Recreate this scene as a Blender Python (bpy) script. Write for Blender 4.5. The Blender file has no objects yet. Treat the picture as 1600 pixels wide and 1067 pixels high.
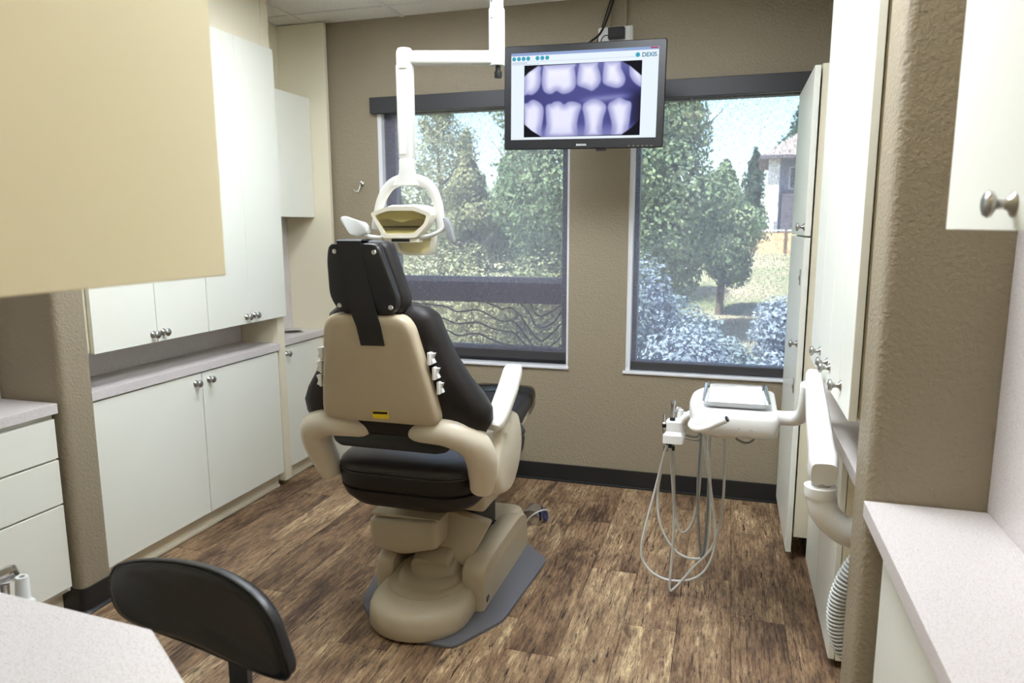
import bpy, bmesh, math, random
from mathutils import Vector, Matrix
random.seed(7)
PI = math.pi
SC = bpy.context.scene
COL = SC.collection

# ------------------------------------------------------------------ camera
cam_d = bpy.data.cameras.new('camera'); cam = bpy.data.objects.new('camera', cam_d); COL.objects.link(cam)
yaw, pit, rol = -0.29524, -0.159698, -0.002596
fw = Vector((math.sin(yaw)*math.cos(pit), math.cos(yaw)*math.cos(pit), math.sin(pit)))
rt = Vector((math.cos(yaw), -math.sin(yaw), 0)); up = rt.cross(fw)
r2 = rt*math.cos(rol)+up*math.sin(rol); u2 = up*math.cos(rol)-rt*math.sin(rol)
M4 = Matrix((r2, u2, -fw)).transposed().to_4x4(); M4.translation = (0, 0, 1.525)
cam.matrix_world = M4
cam_d.sensor_width = 36; cam_d.lens = 1114.84*36/1600; cam_d.clip_start = 0.02; cam_d.clip_end = 400
cam_d.dof.use_dof = True; cam_d.dof.focus_distance = 2.7; cam_d.dof.aperture_fstop = 4.2
SC.camera = cam

# ------------------------------------------------------------------ sky, sun, exposure
w = bpy.data.worlds.new('sky'); SC.world = w; w.use_nodes = True
nt = w.node_tree; bg = nt.nodes['Background']
sky = nt.nodes.new('ShaderNodeTexSky'); sky.sky_type = 'NISHITA'; sky.sun_disc = False
sky.sun_elevation = math.radians(48); sky.sun_rotation = math.radians(200); sky.dust_density = 1.5; sky.air_density = 1.0
nt.links.new(sky.outputs[0], bg.inputs[0]); bg.inputs[1].default_value = 0.8
sun_d = bpy.data.lights.new('sun', 'SUN'); sun_d.energy = 30; sun_d.angle = math.radians(0.6); sun_d.color = (1, .95, .86)
sun = bpy.data.objects.new('sun', sun_d); COL.objects.link(sun)
sun.rotation_euler = Vector((0.45, 0.55, -1.15)).to_track_quat('-Z', 'Y').to_euler()
sun.location = (-6, -10, 14)
TROFFER_POWER = 31.0
vs = SC.view_settings
vs.view_transform = 'Standard'; vs.look = 'None'; vs.gamma = 1.0; vs.use_curve_mapping = False; vs.exposure = 0.15

# ------------------------------------------------------------------ helpers
ORG = {}                      # world origin of every object (all built without rotation unless placed)
def tag(o, label=None, cat=None, group=None, kind=None):
    if label: o['label'] = label
    if cat: o['category'] = cat
    if group: o['group'] = group
    if kind: o['kind'] = kind
    return o
def thing(name, loc, label, cat, group=None):
    o = bpy.data.objects.new(name, None); COL.objects.link(o); o.location = loc; o.empty_display_size = .05
    ORG[o.name] = Vector(loc); return tag(o, label, cat, group)
def obj(name, bm, m, parent=None, smooth=None, loc=None):
    """one mesh object; geometry is given in world coordinates"""
    bmesh.ops.recalc_face_normals(bm, faces=bm.faces[:])
    me = bpy.data.meshes.new(name)
    base = ORG[parent.name] if parent else (Vector(loc) if loc else Vector((0, 0, 0)))
    bmesh.ops.translate(bm, vec=-base, verts=bm.verts[:])
    bm.to_mesh(me); bm.free()
    me.materials.append(m)
    o = bpy.data.objects.new(name, me); COL.objects.link(o)
    if parent: o.parent = parent
    else: o.location = base
    ORG[o.name] = base.copy()
    if smooth is not None:
        for p in me.polygons: p.use_smooth = True
        me.set_sharp_from_angle(angle=math.radians(smooth))
    return o
def inst(name, me, parent, wloc, rot=None):
    """a piece that shares mesh data, placed at a world position under parent"""
    o = bpy.data.objects.new(name, me); COL.objects.link(o)
    if parent: o.parent = parent; o.location = Vector(wloc)-ORG[parent.name]
    else: o.location = wloc
    if rot: o.rotation_euler = rot
    ORG[o.name] = Vector(wloc); return o
def B(): return bmesh.new()
def box(bm, x0, y0, z0, x1, y1, z1, bev=0, seg=2):
    vs_ = [bm.verts.new((x, y, z)) for x in (x0, x1) for y in (y0, y1) for z in (z0, z1)]
    fs = [bm.faces.new([vs_[i] for i in f]) for f in ((0,1,3,2),(4,6,7,5),(0,4,5,1),(2,3,7,6),(0,2,6,4),(1,5,7,3))]
    if bev:
        es = list({e for f in fs for e in f.edges})
        bmesh.ops.bevel(bm, geom=es, offset=bev, segments=seg, profile=.5, affect='EDGES')
    return bm
def boxm(x0, y0, z0, x1, y1, z1, bev=0, seg=2): return box(B(), x0, y0, z0, x1, y1, z1, bev, seg)
def loft(bm, rings, cap=True, closed=True):
    R_ = [[bm.verts.new(p) for p in r] for r in rings]; n = len(R_[0])
    for a, b in zip(R_, R_[1:]):
        for i in range(n if closed else n-1):
            j = (i+1) % n
            try: bm.faces.new((a[i], a[j], b[j], b[i]))
            except ValueError: pass
    if cap:
        for r in (R_[0], R_[-1]):
            try: bm.faces.new(r)
            except ValueError: pass
    return bm
def smooth_path(pts, n=8):
    P = [Vector(p) for p in pts]; P = [P[0]*2-P[1]]+P+[P[-1]*2-P[-2]]; out = []
    for i in range(1, len(P)-2):
        a, b, c, d = P[i-1:i+3]
        for k in range(n):
            t = k/n
            out.append(.5*((2*b)+(c-a)*t+(2*a-5*b+4*c-d)*t*t+(3*b-a-3*c+d)*t**3))
    out.append(P[-2]); return out
def tube(bm, pts, r, seg=8, sm=0, prof=None):
    """sweep a circle (or prof=(half width, half height) super-ellipse) along points; r may be a list"""
    P = smooth_path(pts, sm) if sm else [Vector(p) for p in pts]; n = len(P)
    def rad(i):
        if isinstance(r, (list, tuple)):
            f = i/(n-1)*(len(r)-1); k = min(int(f), len(r)-2); return r[k]+(r[k+1]-r[k])*(f-k)
        return r
    rings = []; T = (P[1]-P[0]).normalized()
    ref = Vector((0, 0, 1)) if abs(T.z) < .9 else Vector((1, 0, 0))
    N = (ref-T*ref.dot(T)).normalized()
    for i in range(n):
        T = (P[min(i+1, n-1)]-P[max(i-1, 0)]).normalized()
        N = (N-T*N.dot(T)).normalized(); Bn = T.cross(N)
        ring = []
        for k in range(seg):
            a = 2*PI*k/seg; ca, sa = math.cos(a), math.sin(a)
            if prof:
                e = .5
                ca = math.copysign(abs(ca)**e, ca); sa = math.copysign(abs(sa)**e, sa)
                ring.append(P[i]+Bn*ca*prof[0]*rad(i)+N*sa*prof[1]*rad(i))
            else: ring.append(P[i]+(N*ca+Bn*sa)*rad(i))
        rings.append(ring)
    return loft(bm, rings)
def tubem(*a, **k): return tube(B(), *a, **k)
def lathe(bm, prof, c, axis=(0, 0, 1), seg=20):
    """prof = [(radius, distance along axis)]"""
    A = Vector(axis).normalized(); ref = Vector((0, 0, 1)) if abs(A.z) < .9 else Vector((1, 0, 0))
    U = (ref-A*ref.dot(A)).normalized(); V = A.cross(U); c = Vector(c)
    return loft(bm, [[c+A*h+(U*math.cos(2*PI*k/seg)+V*math.sin(2*PI*k/seg))*max(r, 1e-4) for k in range(seg)] for r, h in prof])
def lathem(*a, **k): return lathe(B(), *a, **k)
def prism(bm, pts, d, bev=0, seg=2):
    """extrude a planar world-space polygon by vector d"""
    d = Vector(d); a = [bm.verts.new(p) for p in pts]; b = [bm.verts.new(Vector(p)+d) for p in pts]; n = len(a)
    fs = [bm.faces.new(a), bm.faces.new(b[::-1])]+[bm.faces.new((a[i], b[i], b[(i+1) % n], a[(i+1) % n])) for i in range(n)]
    if bev:
        es = list(fs[0].edges)+list(fs[1].edges)
        bmesh.ops.bevel(bm, geom=es, offset=bev, segments=seg, profile=.5, affect='EDGES')
    return bm
def prismm(*a, **k): return prism(B(), *a, **k)
def rrect(x0, y0, x1, y1, r, seg=5, ins=0):
    x0 += ins; y0 += ins; x1 -= ins; y1 -= ins; r = max(min(r-ins*.6, (x1-x0)/2-1e-4, (y1-y0)/2-1e-4), 1e-3); out = []
    for cx, cy, a0 in ((x1-r, y1-r, 0), (x0+r, y1-r, PI/2), (x0+r, y0+r, PI), (x1-r, y0+r, 1.5*PI)):
        for k in range(seg+1):
            a = a0+PI/2*k/seg; out.append((cx+r*math.cos(a), cy+r*math.sin(a)))
    return out
def rounded(pts, r, seg=4):
    """2D polygon with rounded corners; r a number or a list"""
    out = []; n = len(pts)
    for i in range(n):
        p = Vector(pts[i]); a = Vector(pts[i-1])-p; b = Vector(pts[(i+1) % n])-p
        rr = r[i] if isinstance(r, (list, tuple)) else r
        if rr <= 0: out.append((p.x, p.y)); continue
        rr = min(rr, a.length*.45, b.length*.45); a.normalize(); b.normalize()
        s, e = p+a*rr, p+b*rr
        for k in range(seg+1):
            t = k/seg; q = s*(1-t)**2+p*2*t*(1-t)+e*t*t; out.append((q.x, q.y))
    return out
def empty_loc(o): return ORG[o.name]

# ------------------------------------------------------------------ materials (procedural)
def lin(c):
    f = lambda v: v/12.92 if v <= .04045 else ((v+.055)/1.055)**2.4
    return (f(c[0]/255), f(c[1]/255), f(c[2]/255), 1)
MATS = {}
def mat(name, c, rough=.5, metal=0, bump=None, var=None, spec=.5, emit=0, coat=0):
    """bump = (noise scale, distance); var = (noise scale, second colour, low, high)"""
    m = bpy.data.materials.new(name); m.use_nodes = True; n = m.node_tree.nodes; l = m.node_tree.links
    p = n['Principled BSDF']; p.inputs['Base Color'].default_value = lin(c); p.inputs['Roughness'].default_value = rough
    p.inputs['Metallic'].default_value = metal; p.inputs['Specular IOR Level'].default_value = spec
    if coat: p.inputs['Coat Weight'].default_value = coat; p.inputs['Coat Roughness'].default_value = .15
    if emit: p.inputs['Emission Color'].default_value = lin(c); p.inputs['Emission Strength'].default_value = emit
    tc = n.new('ShaderNodeTexCoord')
    if var:
        t = n.new('ShaderNodeTexNoise'); t.inputs['Scale'].default_value = var[0]; t.inputs['Detail'].default_value = 3
        r = n.new('ShaderNodeMapRange'); r.inputs[1].default_value = var[2]; r.inputs[2].default_value = var[3]
        mx = n.new('ShaderNodeMix'); mx.data_type = 'RGBA'; mx.inputs[6].default_value = lin(c); mx.inputs[7].default_value = lin(var[1])
        l.new(tc.outputs['Object'], t.inputs['Vector']); l.new(t.outputs[0], r.inputs[0]); l.new(r.outputs[0], mx.inputs[0]); l.new(mx.outputs[2], p.inputs['Base Color'])
    if bump:
        t = n.new('ShaderNodeTexNoise'); t.inputs['Scale'].default_value = bump[0]; t.inputs['Detail'].default_value = 4
        b = n.new('ShaderNodeBump'); b.inputs['Distance'].default_value = bump[1]; b.inputs['Strength'].default_value = 1
        l.new(tc.outputs['Object'], t.inputs['Vector']); l.new(t.outputs[0], b.inputs['Height']); l.new(b.outputs[0], p.inputs['Normal'])
    MATS[name] = m; return m
mat('wall_brown', (147, 135, 114), .55, bump=(85, .0045), spec=.45)
mat('cream_wall', (222, 216, 190), .55, bump=(120, .0004))
mat('laminate', (230, 230, 219), .38, var=(2, (228, 228, 216), .3, .7))
mat('laminate_warm_lit', (238, 226, 188), .4)  # warm light painted into the foreground cabinet's door colour
mat('laminate_edge', (226, 218, 194), .45)
mat('speckle', (210, 204, 202), .35, var=(330, (184, 173, 168), .50, .66))
mat('cove', (30, 31, 32), .38)
mat('black_metal', (46, 46, 50), .45)
mat('dark_frame', (74, 73, 80), .5)
mat('dark_hem', (58, 56, 58), .5)
mat('gap_black', (8, 8, 8), .8)
mat('chrome', (225, 226, 230), .14, 1)
mat('nickel', (176, 174, 170), .28, 1)
mat('steel', (205, 205, 208), .22, 1)
mat('white_plastic', (238, 238, 236), .3, coat=.3)
mat('white_paint', (206, 205, 199), .4)
mat('armrest_white', (214, 210, 200), .4)
mat('sill', (222, 222, 226), .3)
mat('beige', (190, 176, 150), .38, var=(6, (185, 171, 146), .35, .7))
mat('beige_light', (216, 206, 186), .36)
mat('vinyl', (33, 29, 28), .48, bump=(420, .00035), spec=.3)
mat('vinyl_top', (46, 41, 42), .38, bump=(420, .00035), spec=.5)
mat('black_vinyl', (24, 23, 24), .38, bump=(500, .0003))
mat('strap', (28, 27, 27), .55)
mat('mat_grey', (104, 104, 110), .55, bump=(300, .0004))
mat('boot', (164, 150, 124), .5)
mat('paper', (243, 243, 243), .6)
mat('hose', (196, 196, 192), .4)
mat('hose_dark', (132, 134, 132), .4)
mat('hose_white', (214, 216, 214), .4)
mat('rubber', (18, 18, 18), .5)
mat('yellow', (238, 208, 40), .5)
mat('lamp_shell', (238, 232, 214), .35)
mat('lamp_inner', (132, 122, 98), .35)
mat('grey_plastic', (150, 152, 156), .4)
mat('bezel', (18, 18, 21), .38)
mat('tile', (242, 240, 234), .9, bump=(160, .004), var=(150, (206, 202, 194), .58, .66))
mat('grid', (232, 231, 226), .5)
mat('blue_plastic', (52, 58, 110), .4)
mat('bark', (96, 84, 72), .9, bump=(30, .02))
mat('bark_pale', (186, 178, 168), .9, bump=(30, .02))
mat('siding', (150, 152, 172), .8); mat('siding_light', (214, 210, 214), .8); mat('siding_dark', (92, 86, 98), .8)
mat('roof', (134, 122, 124), .9, bump=(20, .02)); mat('fence_wood', (206, 172, 138), .85, var=(6, (190, 156, 124), .4, .7))
mat('house_glass', (70, 76, 92), .15)
def emat(name, c, s):
    m = bpy.data.materials.new(name); m.use_nodes = True; n = m.node_tree.nodes; n.clear()
    e = n.new('ShaderNodeEmission'); e.inputs[0].default_value = lin(c); e.inputs[1].default_value = s
    o = n.new('ShaderNodeOutputMaterial'); m.node_tree.links.new(e.outputs[0], o.inputs[0]); MATS[name] = m; return m
emat('diffuser', (240, 247, 255), TROFFER_POWER); emat('diffuser_soft', (240, 247, 255), TROFFER_POWER*.62); emat('diffuser_fill', (255, 228, 178), TROFFER_POWER*.2)  # the dim one is an unseen fill panel added for warm hallway light
emat('screen_white', (226, 236, 246), 1.0); emat('screen_bar', (150, 170, 214), .9); emat('screen_teal', (70, 168, 190), .9)
emat('screen_text', (40, 130, 160), .8); emat('screen_grey', (150, 160, 176), .9); emat('screen_red', (190, 70, 90), .8)
def glassm(name, tint, gl):
    m = bpy.data.materials.new(name); m.use_nodes = True; n = m.node_tree.nodes; n.clear(); l = m.node_tree.links
    t = n.new('ShaderNodeBsdfTransparent'); t.inputs[0].default_value = lin(tint)
    g = n.new('ShaderNodeBsdfGlossy'); g.inputs['Roughness'].default_value = .02
    x = n.new('ShaderNodeMixShader'); x.inputs[0].default_value = gl
    o = n.new('ShaderNodeOutputMaterial'); l.new(t.outputs[0], x.inputs[1]); l.new(g.outputs[0], x.inputs[2]); l.new(x.outputs[0], o.inputs[0]); MATS[name] = m
glassm('window_glass', (236, 242, 240), .05); glassm('lamp_glass', (246, 244, 232), .04); glassm('clear_plastic', (210, 205, 200), .14)
def fabricm(name, c, opacity, weave, contrast, waves=False):
    """woven screen: opaque threads and open holes; fine weave pattern in object space"""
    m = bpy.data.materials.new(name); m.use_nodes = True; n = m.node_tree.nodes; n.clear(); l = m.node_tree.links
    tc = n.new('ShaderNodeTexCoord'); sp = n.new('ShaderNodeSeparateXYZ'); l.new(tc.outputs['Object'], sp.inputs[0])
    def streak(sx, sz, off):
        mp = n.new('ShaderNodeMapping'); mp.inputs['Scale'].default_value = (sx, 1, sz); mp.inputs['Location'].default_value = (off, 0, off)
        l.new(tc.outputs['Object'], mp.inputs[0]); t = n.new('ShaderNodeTexNoise'); t.inputs['Scale'].default_value = 1; t.inputs['Detail'].default_value = 2
        l.new(mp.outputs[0], t.inputs['Vector']); return t.outputs[0]
    ad = n.new('ShaderNodeMath'); ad.operation = 'ADD'; l.new(streak(weave, weave*.12, 3), ad.inputs[0]); l.new(streak(weave*.12, weave, 9), ad.inputs[1])
    mr = n.new('ShaderNodeMapRange'); mr.inputs[1].default_value = .7; mr.inputs[2].default_value = 1.3
    mr.inputs[3].default_value = opacity-contrast; mr.inputs[4].default_value = opacity+contrast; l.new(ad.outputs[0], mr.inputs[0])
    fac = mr.outputs[0]
    d = n.new('ShaderNodeBsdfDiffuse'); d.inputs[0].default_value = lin(c)
    tl = n.new('ShaderNodeBsdfTranslucent'); tl.inputs[0].default_value = lin(c)
    dm = n.new('ShaderNodeMixShader'); dm.inputs[0].default_value = .35; l.new(d.outputs[0], dm.inputs[1]); l.new(tl.outputs[0], dm.inputs[2])
    t = n.new('ShaderNodeBsdfTransparent')
    x = n.new('ShaderNodeMixShader'); o = n.new('ShaderNodeOutputMaterial')
    l.new(fac, x.inputs[0]); l.new(t.outputs[0], x.inputs[1]); l.new(dm.outputs[0], x.inputs[2]); l.new(x.outputs[0], o.inputs[0]); MATS[name] = m; return m
fabricm('shade_fabric', (150, 148, 162), .37, 330, .26)
fabricm('insect_mesh', (92, 90, 92), .20, 300, .05)
mat('moire_line', (60, 58, 60), .8)  # dark wavy tubes imitate the moire of blind over insect screen
def transl(name, c, f):
    m = mat(name, c, .25); n = m.node_tree.nodes; l = m.node_tree.links; t = n.new('ShaderNodeBsdfTranslucent'); t.inputs[0].default_value = lin(c)
    x = n.new('ShaderNodeMixShader'); x.inputs[0].default_value = f; l.new(n['Principled BSDF'].outputs[0], x.inputs[1]); l.new(t.outputs[0], x.inputs[2]); l.new(x.outputs[0], n['Material Output'].inputs[0])
def seethru(name, c, tint, f):
    m = mat(name, c, .3); n = m.node_tree.nodes; l = m.node_tree.links; t = n.new('ShaderNodeBsdfTransparent'); t.inputs[0].default_value = lin(tint)
    x = n.new('ShaderNodeMixShader'); x.inputs[0].default_value = f; l.new(n['Principled BSDF'].outputs[0], x.inputs[1]); l.new(t.outputs[0], x.inputs[2]); l.new(x.outputs[0], n['Material Output'].inputs[0])
mat('reflector', (246, 236, 186), .4); mat('amber', (255, 247, 204), .3)
def leafm(name, a, b, scale=1.6):
    m = bpy.data.materials.new(name); m.use_nodes = True; n = m.node_tree.nodes; n.clear(); l = m.node_tree.links
    tc = n.new('ShaderNodeTexCoord'); t = n.new('ShaderNodeTexNoise'); t.inputs['Scale'].default_value = scale; t.inputs['Detail'].default_value = 5
    l.new(tc.outputs['Object'], t.inputs['Vector']); mr = n.new('ShaderNodeMapRange'); mr.inputs[1].default_value = .35; mr.inputs[2].default_value = .65; l.new(t.outputs[0], mr.inputs[0])
    mx = n.new('ShaderNodeMix'); mx.data_type = 'RGBA'; mx.inputs[6].default_value = lin(a); mx.inputs[7].default_value = lin(b); l.new(mr.outputs[0], mx.inputs[0])
    d = n.new('ShaderNodeBsdfDiffuse'); tr = n.new('ShaderNodeBsdfTranslucent'); l.new(mx.outputs[2], d.inputs[0]); l.new(mx.outputs[2], tr.inputs[0])
    x = n.new('ShaderNodeMixShader'); x.inputs[0].default_value = .3; o = n.new('ShaderNodeOutputMaterial')
    l.new(d.outputs[0], x.inputs[1]); l.new(tr.outputs[0], x.inputs[2]); l.new(x.outputs[0], o.inputs[0]); MATS[name] = m
leafm('leaf_green', (96, 116, 94), (150, 163, 132)); leafm('leaf_dark', (50, 66, 58), (88, 106, 88)); leafm('leaf_olive', (118, 126, 100), (164, 164, 132))
leafm('leaf_sage', (112, 130, 140), (158, 172, 180)); leafm('leaf_blue', (118, 132, 154), (166, 178, 194)); leafm('grass', (134, 140, 112), (178, 166, 146), .5); leafm('brush', (164, 168, 130), (216, 210, 186))
def plankm():
    m = bpy.data.materials.new('plank'); m.use_nodes = True; n = m.node_tree.nodes; l = m.node_tree.links; p = n['Principled BSDF']
    tc = n.new('ShaderNodeTexCoord'); oi = n.new('ShaderNodeObjectInfo')
    W = n.new('ShaderNodeMath'); W.operation = 'MULTIPLY'; W.inputs[1].default_value = 60; l.new(oi.outputs['Random'], W.inputs[0])
    def noise(sx, sy, detail, rough=.6, dist=0):
        mp = n.new('ShaderNodeMapping'); mp.inputs['Scale'].default_value = (sx, sy, 1); l.new(tc.outputs['Object'], mp.inputs[0])
        t = n.new('ShaderNodeTexNoise'); t.noise_dimensions = '4D'; t.inputs['Scale'].default_value = 1; t.inputs['Detail'].default_value = detail
        t.inputs['Roughness'].default_value = rough; t.inputs['Distortion'].default_value = dist
        l.new(mp.outputs[0], t.inputs['Vector']); l.new(W.outputs[0], t.inputs['W']); return t.outputs[0]
    def rng(s, a, b, c=0, d=1):
        r = n.new('ShaderNodeMapRange'); r.inputs[1].default_value = a; r.inputs[2].default_value = b; r.inputs[3].default_value = c; r.inputs[4].default_value = d; l.new(s, r.inputs[0]); return r.outputs[0]
    def mth(op, a, b):
        q = n.new('ShaderNodeMath'); q.operation = op
        for i, v in enumerate((a, b)):
            if isinstance(v, (int, float)): q.inputs[i].default_value = v
            else: l.new(v, q.inputs[i])
        return q.outputs[0]
    def mix(f, a, b):
        x = n.new('ShaderNodeMix'); x.data_type = 'RGBA'
        for i, v in ((0, f), (6, a), (7, b)):
            if isinstance(v, tuple): x.inputs[i].default_value = v
            else: l.new(v, x.inputs[i])
        return x.outputs[2]
    big = noise(7, 2.2, 4, .62, .4); grain = noise(85, 7.5, 6, .76, .4); crack = noise(62, 5.5, 6, .8, 1.4); fine = noise(210, 26, 4, .8, .6); blot = noise(14, 5, 4, .7, .8)
    tone = mth('ADD', mth('MULTIPLY', big, .5), mth('MULTIPLY', grain, .5))
    tone = mth('ADD', tone, rng(oi.outputs['Random'], 0, 1, -.03, .065))
    ramp = n.new('ShaderNodeValToRGB'); l.new(tone, ramp.inputs[0]); cr = ramp.color_ramp
    cr.elements[0].position = .37; cr.elements[0].color = lin((56, 40, 30)); cr.elements[1].position = .64; cr.elements[1].color = lin((214, 188, 146))
    for ps, c in ((.43, (98, 76, 58)), (.50, (140, 112, 84)), (.57, (168, 140, 108))):
        e = cr.elements.new(ps); e.color = lin(c)
    c0 = mix(mth('MULTIPLY', rng(blot, .50, .66), .65), ramp.outputs[0], lin((70, 50, 38)))
    c1 = mix(rng(crack, .555, .60), c0, lin((38, 27, 23)))
    c2 = mix(mth('MULTIPLY', rng(fine, .50, .62), .6), c1, lin((60, 44, 34)))
    l.new(c2, p.inputs['Base Color'])
    l.new(rng(fine, .3, .7, .42, .6), p.inputs['Roughness']); p.inputs['Specular IOR Level'].default_value = .35
    b = n.new('ShaderNodeBump'); b.inputs['Distance'].default_value = .0006; b.inputs['Strength'].default_value = .7; l.new(grain, b.inputs['Height']); l.new(b.outputs[0], p.inputs['Normal'])
    MATS['plank'] = m
plankm()
def Mt(n): return MATS[n]

# ================================================================== STRUCTURE
XL, XR, YB, YF, HC = -2.72, 0.605, 4.05, -1.30, 2.74
def struct(name, bm, m, smooth=None): return tag(obj(name, bm, m, smooth=smooth), kind='structure')

# floor: base slab + planks (one object each)
floor = struct('floor', boxm(XL-.15, YF-.15, -.10, XR+.15, YB+.17, -.004), Mt('gap_black'))
PW, PL = .2, 1.22
def plank_mesh(x0, x1, y0, y1):
    g, t = .0005, .0014; bm = B()
    cx, cy = (x0+x1)/2, (y0+y1)/2; hx, hy = (x1-x0)/2-g, (y1-y0)/2-g
    loft(bm, [[(sx*(hx-i), sy*(hy-i), z) for sx, sy in ((-1,-1),(1,-1),(1,1),(-1,1))] for i, z in ((0, -.0035), (0, -t), (t*.5, 0))])
    bmesh.ops.recalc_face_normals(bm, faces=bm.faces[:])
    me = bpy.data.meshes.new('plank'); bm.to_mesh(me); bm.free(); me.materials.append(Mt('plank')); return me, (cx, cy, 0)
full = {}
offs = [0.0, .42, .83, .21, .64, 1.02, .33, .9, .12, .55, .76, .05, .47, 1.1, .3, .7, .95]
k = 0; x = .065-PW*14
while x < XR:
    x0, x1 = max(x, XL), min(x+PW, XR)
    if x1-x0 > .01:
        y = 3.05-PL*4-offs[k % len(offs)]
        if abs(x+.135) < .01: y = 3.05-PL*4
        while y < YB:
            y0, y1 = max(y, YF), min(y+PL, YB)
            if y1-y0 > .01:
                key = (round(x1-x0, 4), round(y1-y0, 4))
                if key not in full: full[key] = plank_mesh(x0, x1, y0, y1)[0]
                inst('plank', full[key], floor, ((x0+x1)/2, (y0+y1)/2, 0))
            y += PL
    k += 1; x += PW

# ceiling: slab, T-grid, tiles, troffers
ceil = struct('ceiling', boxm(XL-.15, YF-.15, 2.80, XR+.15, YB+.17, 2.95), Mt('tile'))
gx = [XL, -2.51, -1.90, -1.29, -.68, -.07, .54, XR]; gy = [YF, -1.04, -.43, .18, .79, 1.40, 2.01, 2.62, 3.23, 3.84, YB]
TROF = {(2, 6): 'diffuser_soft', (4, 5): 'diffuser', (4, 2): 'diffuser_fill'}
SKIP = {(2, 6), (2, 7), (4, 5), (4, 6), (4, 2)}
bm = B()
for xx in gx[1:-1]: box(bm, xx-.012, YF, 2.738, xx+.012, YB, 2.742)
for yy in gy[1:-1]:
    for i in range(len(gx)-1):
        if (i, gy.index(yy)) in ((2, 7), (4, 6)): continue
        box(bm, gx[i], yy-.012, 2.7385, gx[i+1], yy+.012, 2.7415)
obj('ceiling_grid', bm, Mt('grid'), ceil)
tm = {}
for i in range(len(gx)-1):
    for j in range(len(gy)-1):
        if (i, j) in SKIP: continue
        a, b, c, d = gx[i]+.002, gx[i+1]-.002, gy[j]+.002, gy[j+1]-.002; key = (round(b-a, 3), round(d-c, 3))
        if key not in tm:
            bm = boxm(-(b-a)/2, -(d-c)/2, 0, (b-a)/2, (d-c)/2, .015); me = bpy.data.meshes.new('ceiling_tile'); bm.to_mesh(me); bm.free(); me.materials.append(Mt('tile')); tm[key] = me
        inst('ceiling_tile', tm[key], ceil, ((a+b)/2, (c+d)/2, 2.743))
LT = {(2, 6): 'recessed ceiling light panel between the dental chair and the left cabinets', (4, 5): 'recessed ceiling light panel between the dental chair and the right cabinets', (4, 2): 'added warm fill panel, unseen, in the ceiling behind the camera near the entry',
      (1, 2): 'recessed ceiling light panel above the drawers along the left wall', (5, 2): 'recessed ceiling light panel above the right counter'}
for (i, j) in sorted(TROF):
    a, b, c, d = gx[i]+.013, gx[i+1]-.013, gy[j]+.013, (gy[j+2] if j > 2 else gy[j+1])-.013
    t = thing('ceiling_light', ((a+b)/2, (c+d)/2, 2.76), LT[(i, j)], 'ceiling light', 'ceiling troffer lights')
    bm = B(); box(bm, a, c, 2.742, a+.03, d, 2.80); box(bm, b-.03, c, 2.742, b, d, 2.80); box(bm, a+.03, c, 2.742, b-.03, c+.03, 2.80); box(bm, a+.03, d-.03, 2.742, b-.03, d, 2.80)
    obj('light_frame', bm, Mt('white_paint'), t); obj('diffuser', boxm(a+.03, c+.03, 2.755, b-.03, d-.03, 2.765), Mt(TROF[(i, j)]), t)

# walls
W1 = (-2.085, -.888, .705, 2.25); W2 = (-.552, .37, .70, 2.25)
bm = B(); y0, y1 = YB, YB+.17
box(bm, XL-.15, y0, -.1, W1[0], y1, 2.95); box(bm, W1[1], y0, -.1, W2[0], y1, 2.95); box(bm, W2[1], y0, -.1, XR+.15, y1, 2.95)
for W in (W1, W2): box(bm, W[0], y0, -.1, W[1], y1, W[2]); box(bm, W[0], y0, W[3], W[1], y1, 2.95)
struct('wall_back', bm, Mt('wall_brown'))
struct('wall_left', boxm(XL-.15, YF, -.1, XL, YB, 2.95), Mt('cream_wall'))
struct('wall_right', boxm(XR, YF, -.1, XR+.15, YB, 2.95), Mt('wall_brown'))
struct('wall_front', boxm(XL-.15, YF-.15, -.1, XR+.15, YF, 2.95), Mt('cream_wall'))
def stub(name, x0, x1, y0, y1, side):
    pts = [(x0, y0), (x1, y0), (x1, y1), (x0, y1)]; r = [0, .03, .012, 0] if side > 0 else [.03, 0, 0, .006]
    return struct(name, prismm([(p[0], p[1], 0) for p in rounded(pts, r, 5)], (0, 0, HC)), Mt('wall_brown'), smooth=40)
stub('wall_left_partition', XL+.001, -2.40, 2.03, 2.165, 1)
stub('wall_right_partition', .342, XR-.001, 1.83, 1.99, -1)
bm = B(); box(bm, -2.385, 4.040, 0, .33, 4.0495, .108, .003); box(bm, -2.385, 4.03, 0, .33, 4.041, .012, .004)
struct('baseboard_back', bm, Mt('cove'))
bm = B()
o_ = rounded([(-2.56, 2.022), (-2.392, 2.022), (-2.392, 2.173), (-2.44, 2.173)], [0, .034, .016, 0], 5)
loft(bm, [[(p[0], p[1], z) for p in o_] for z in (0, .105)])
o2 = rounded([(-2.56, 2.012), (-2.38, 2.012), (-2.38, 2.18), (-2.44, 2.18)], [0, .04, .02, 0], 5)
loft(bm, [[(p[0], p[1], 0.0005) for p in o2], [(p[0], p[1], .004) for p in o2], [(p[0], p[1], .014) for p in o_]])
struct('baseboard_left', bm, Mt('cove'), smooth=40)
bm = B(); o_ = rounded([(.334, 1.822), (.40, 1.822), (.40, 1.998), (.334, 1.998)], [.034, 0, 0, .034], 5)
loft(bm, [[(p[0], p[1], z) for p in o_] for z in (0, .105)]); struct('baseboard_right', bm, Mt('cove'), smooth=40)

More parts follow.
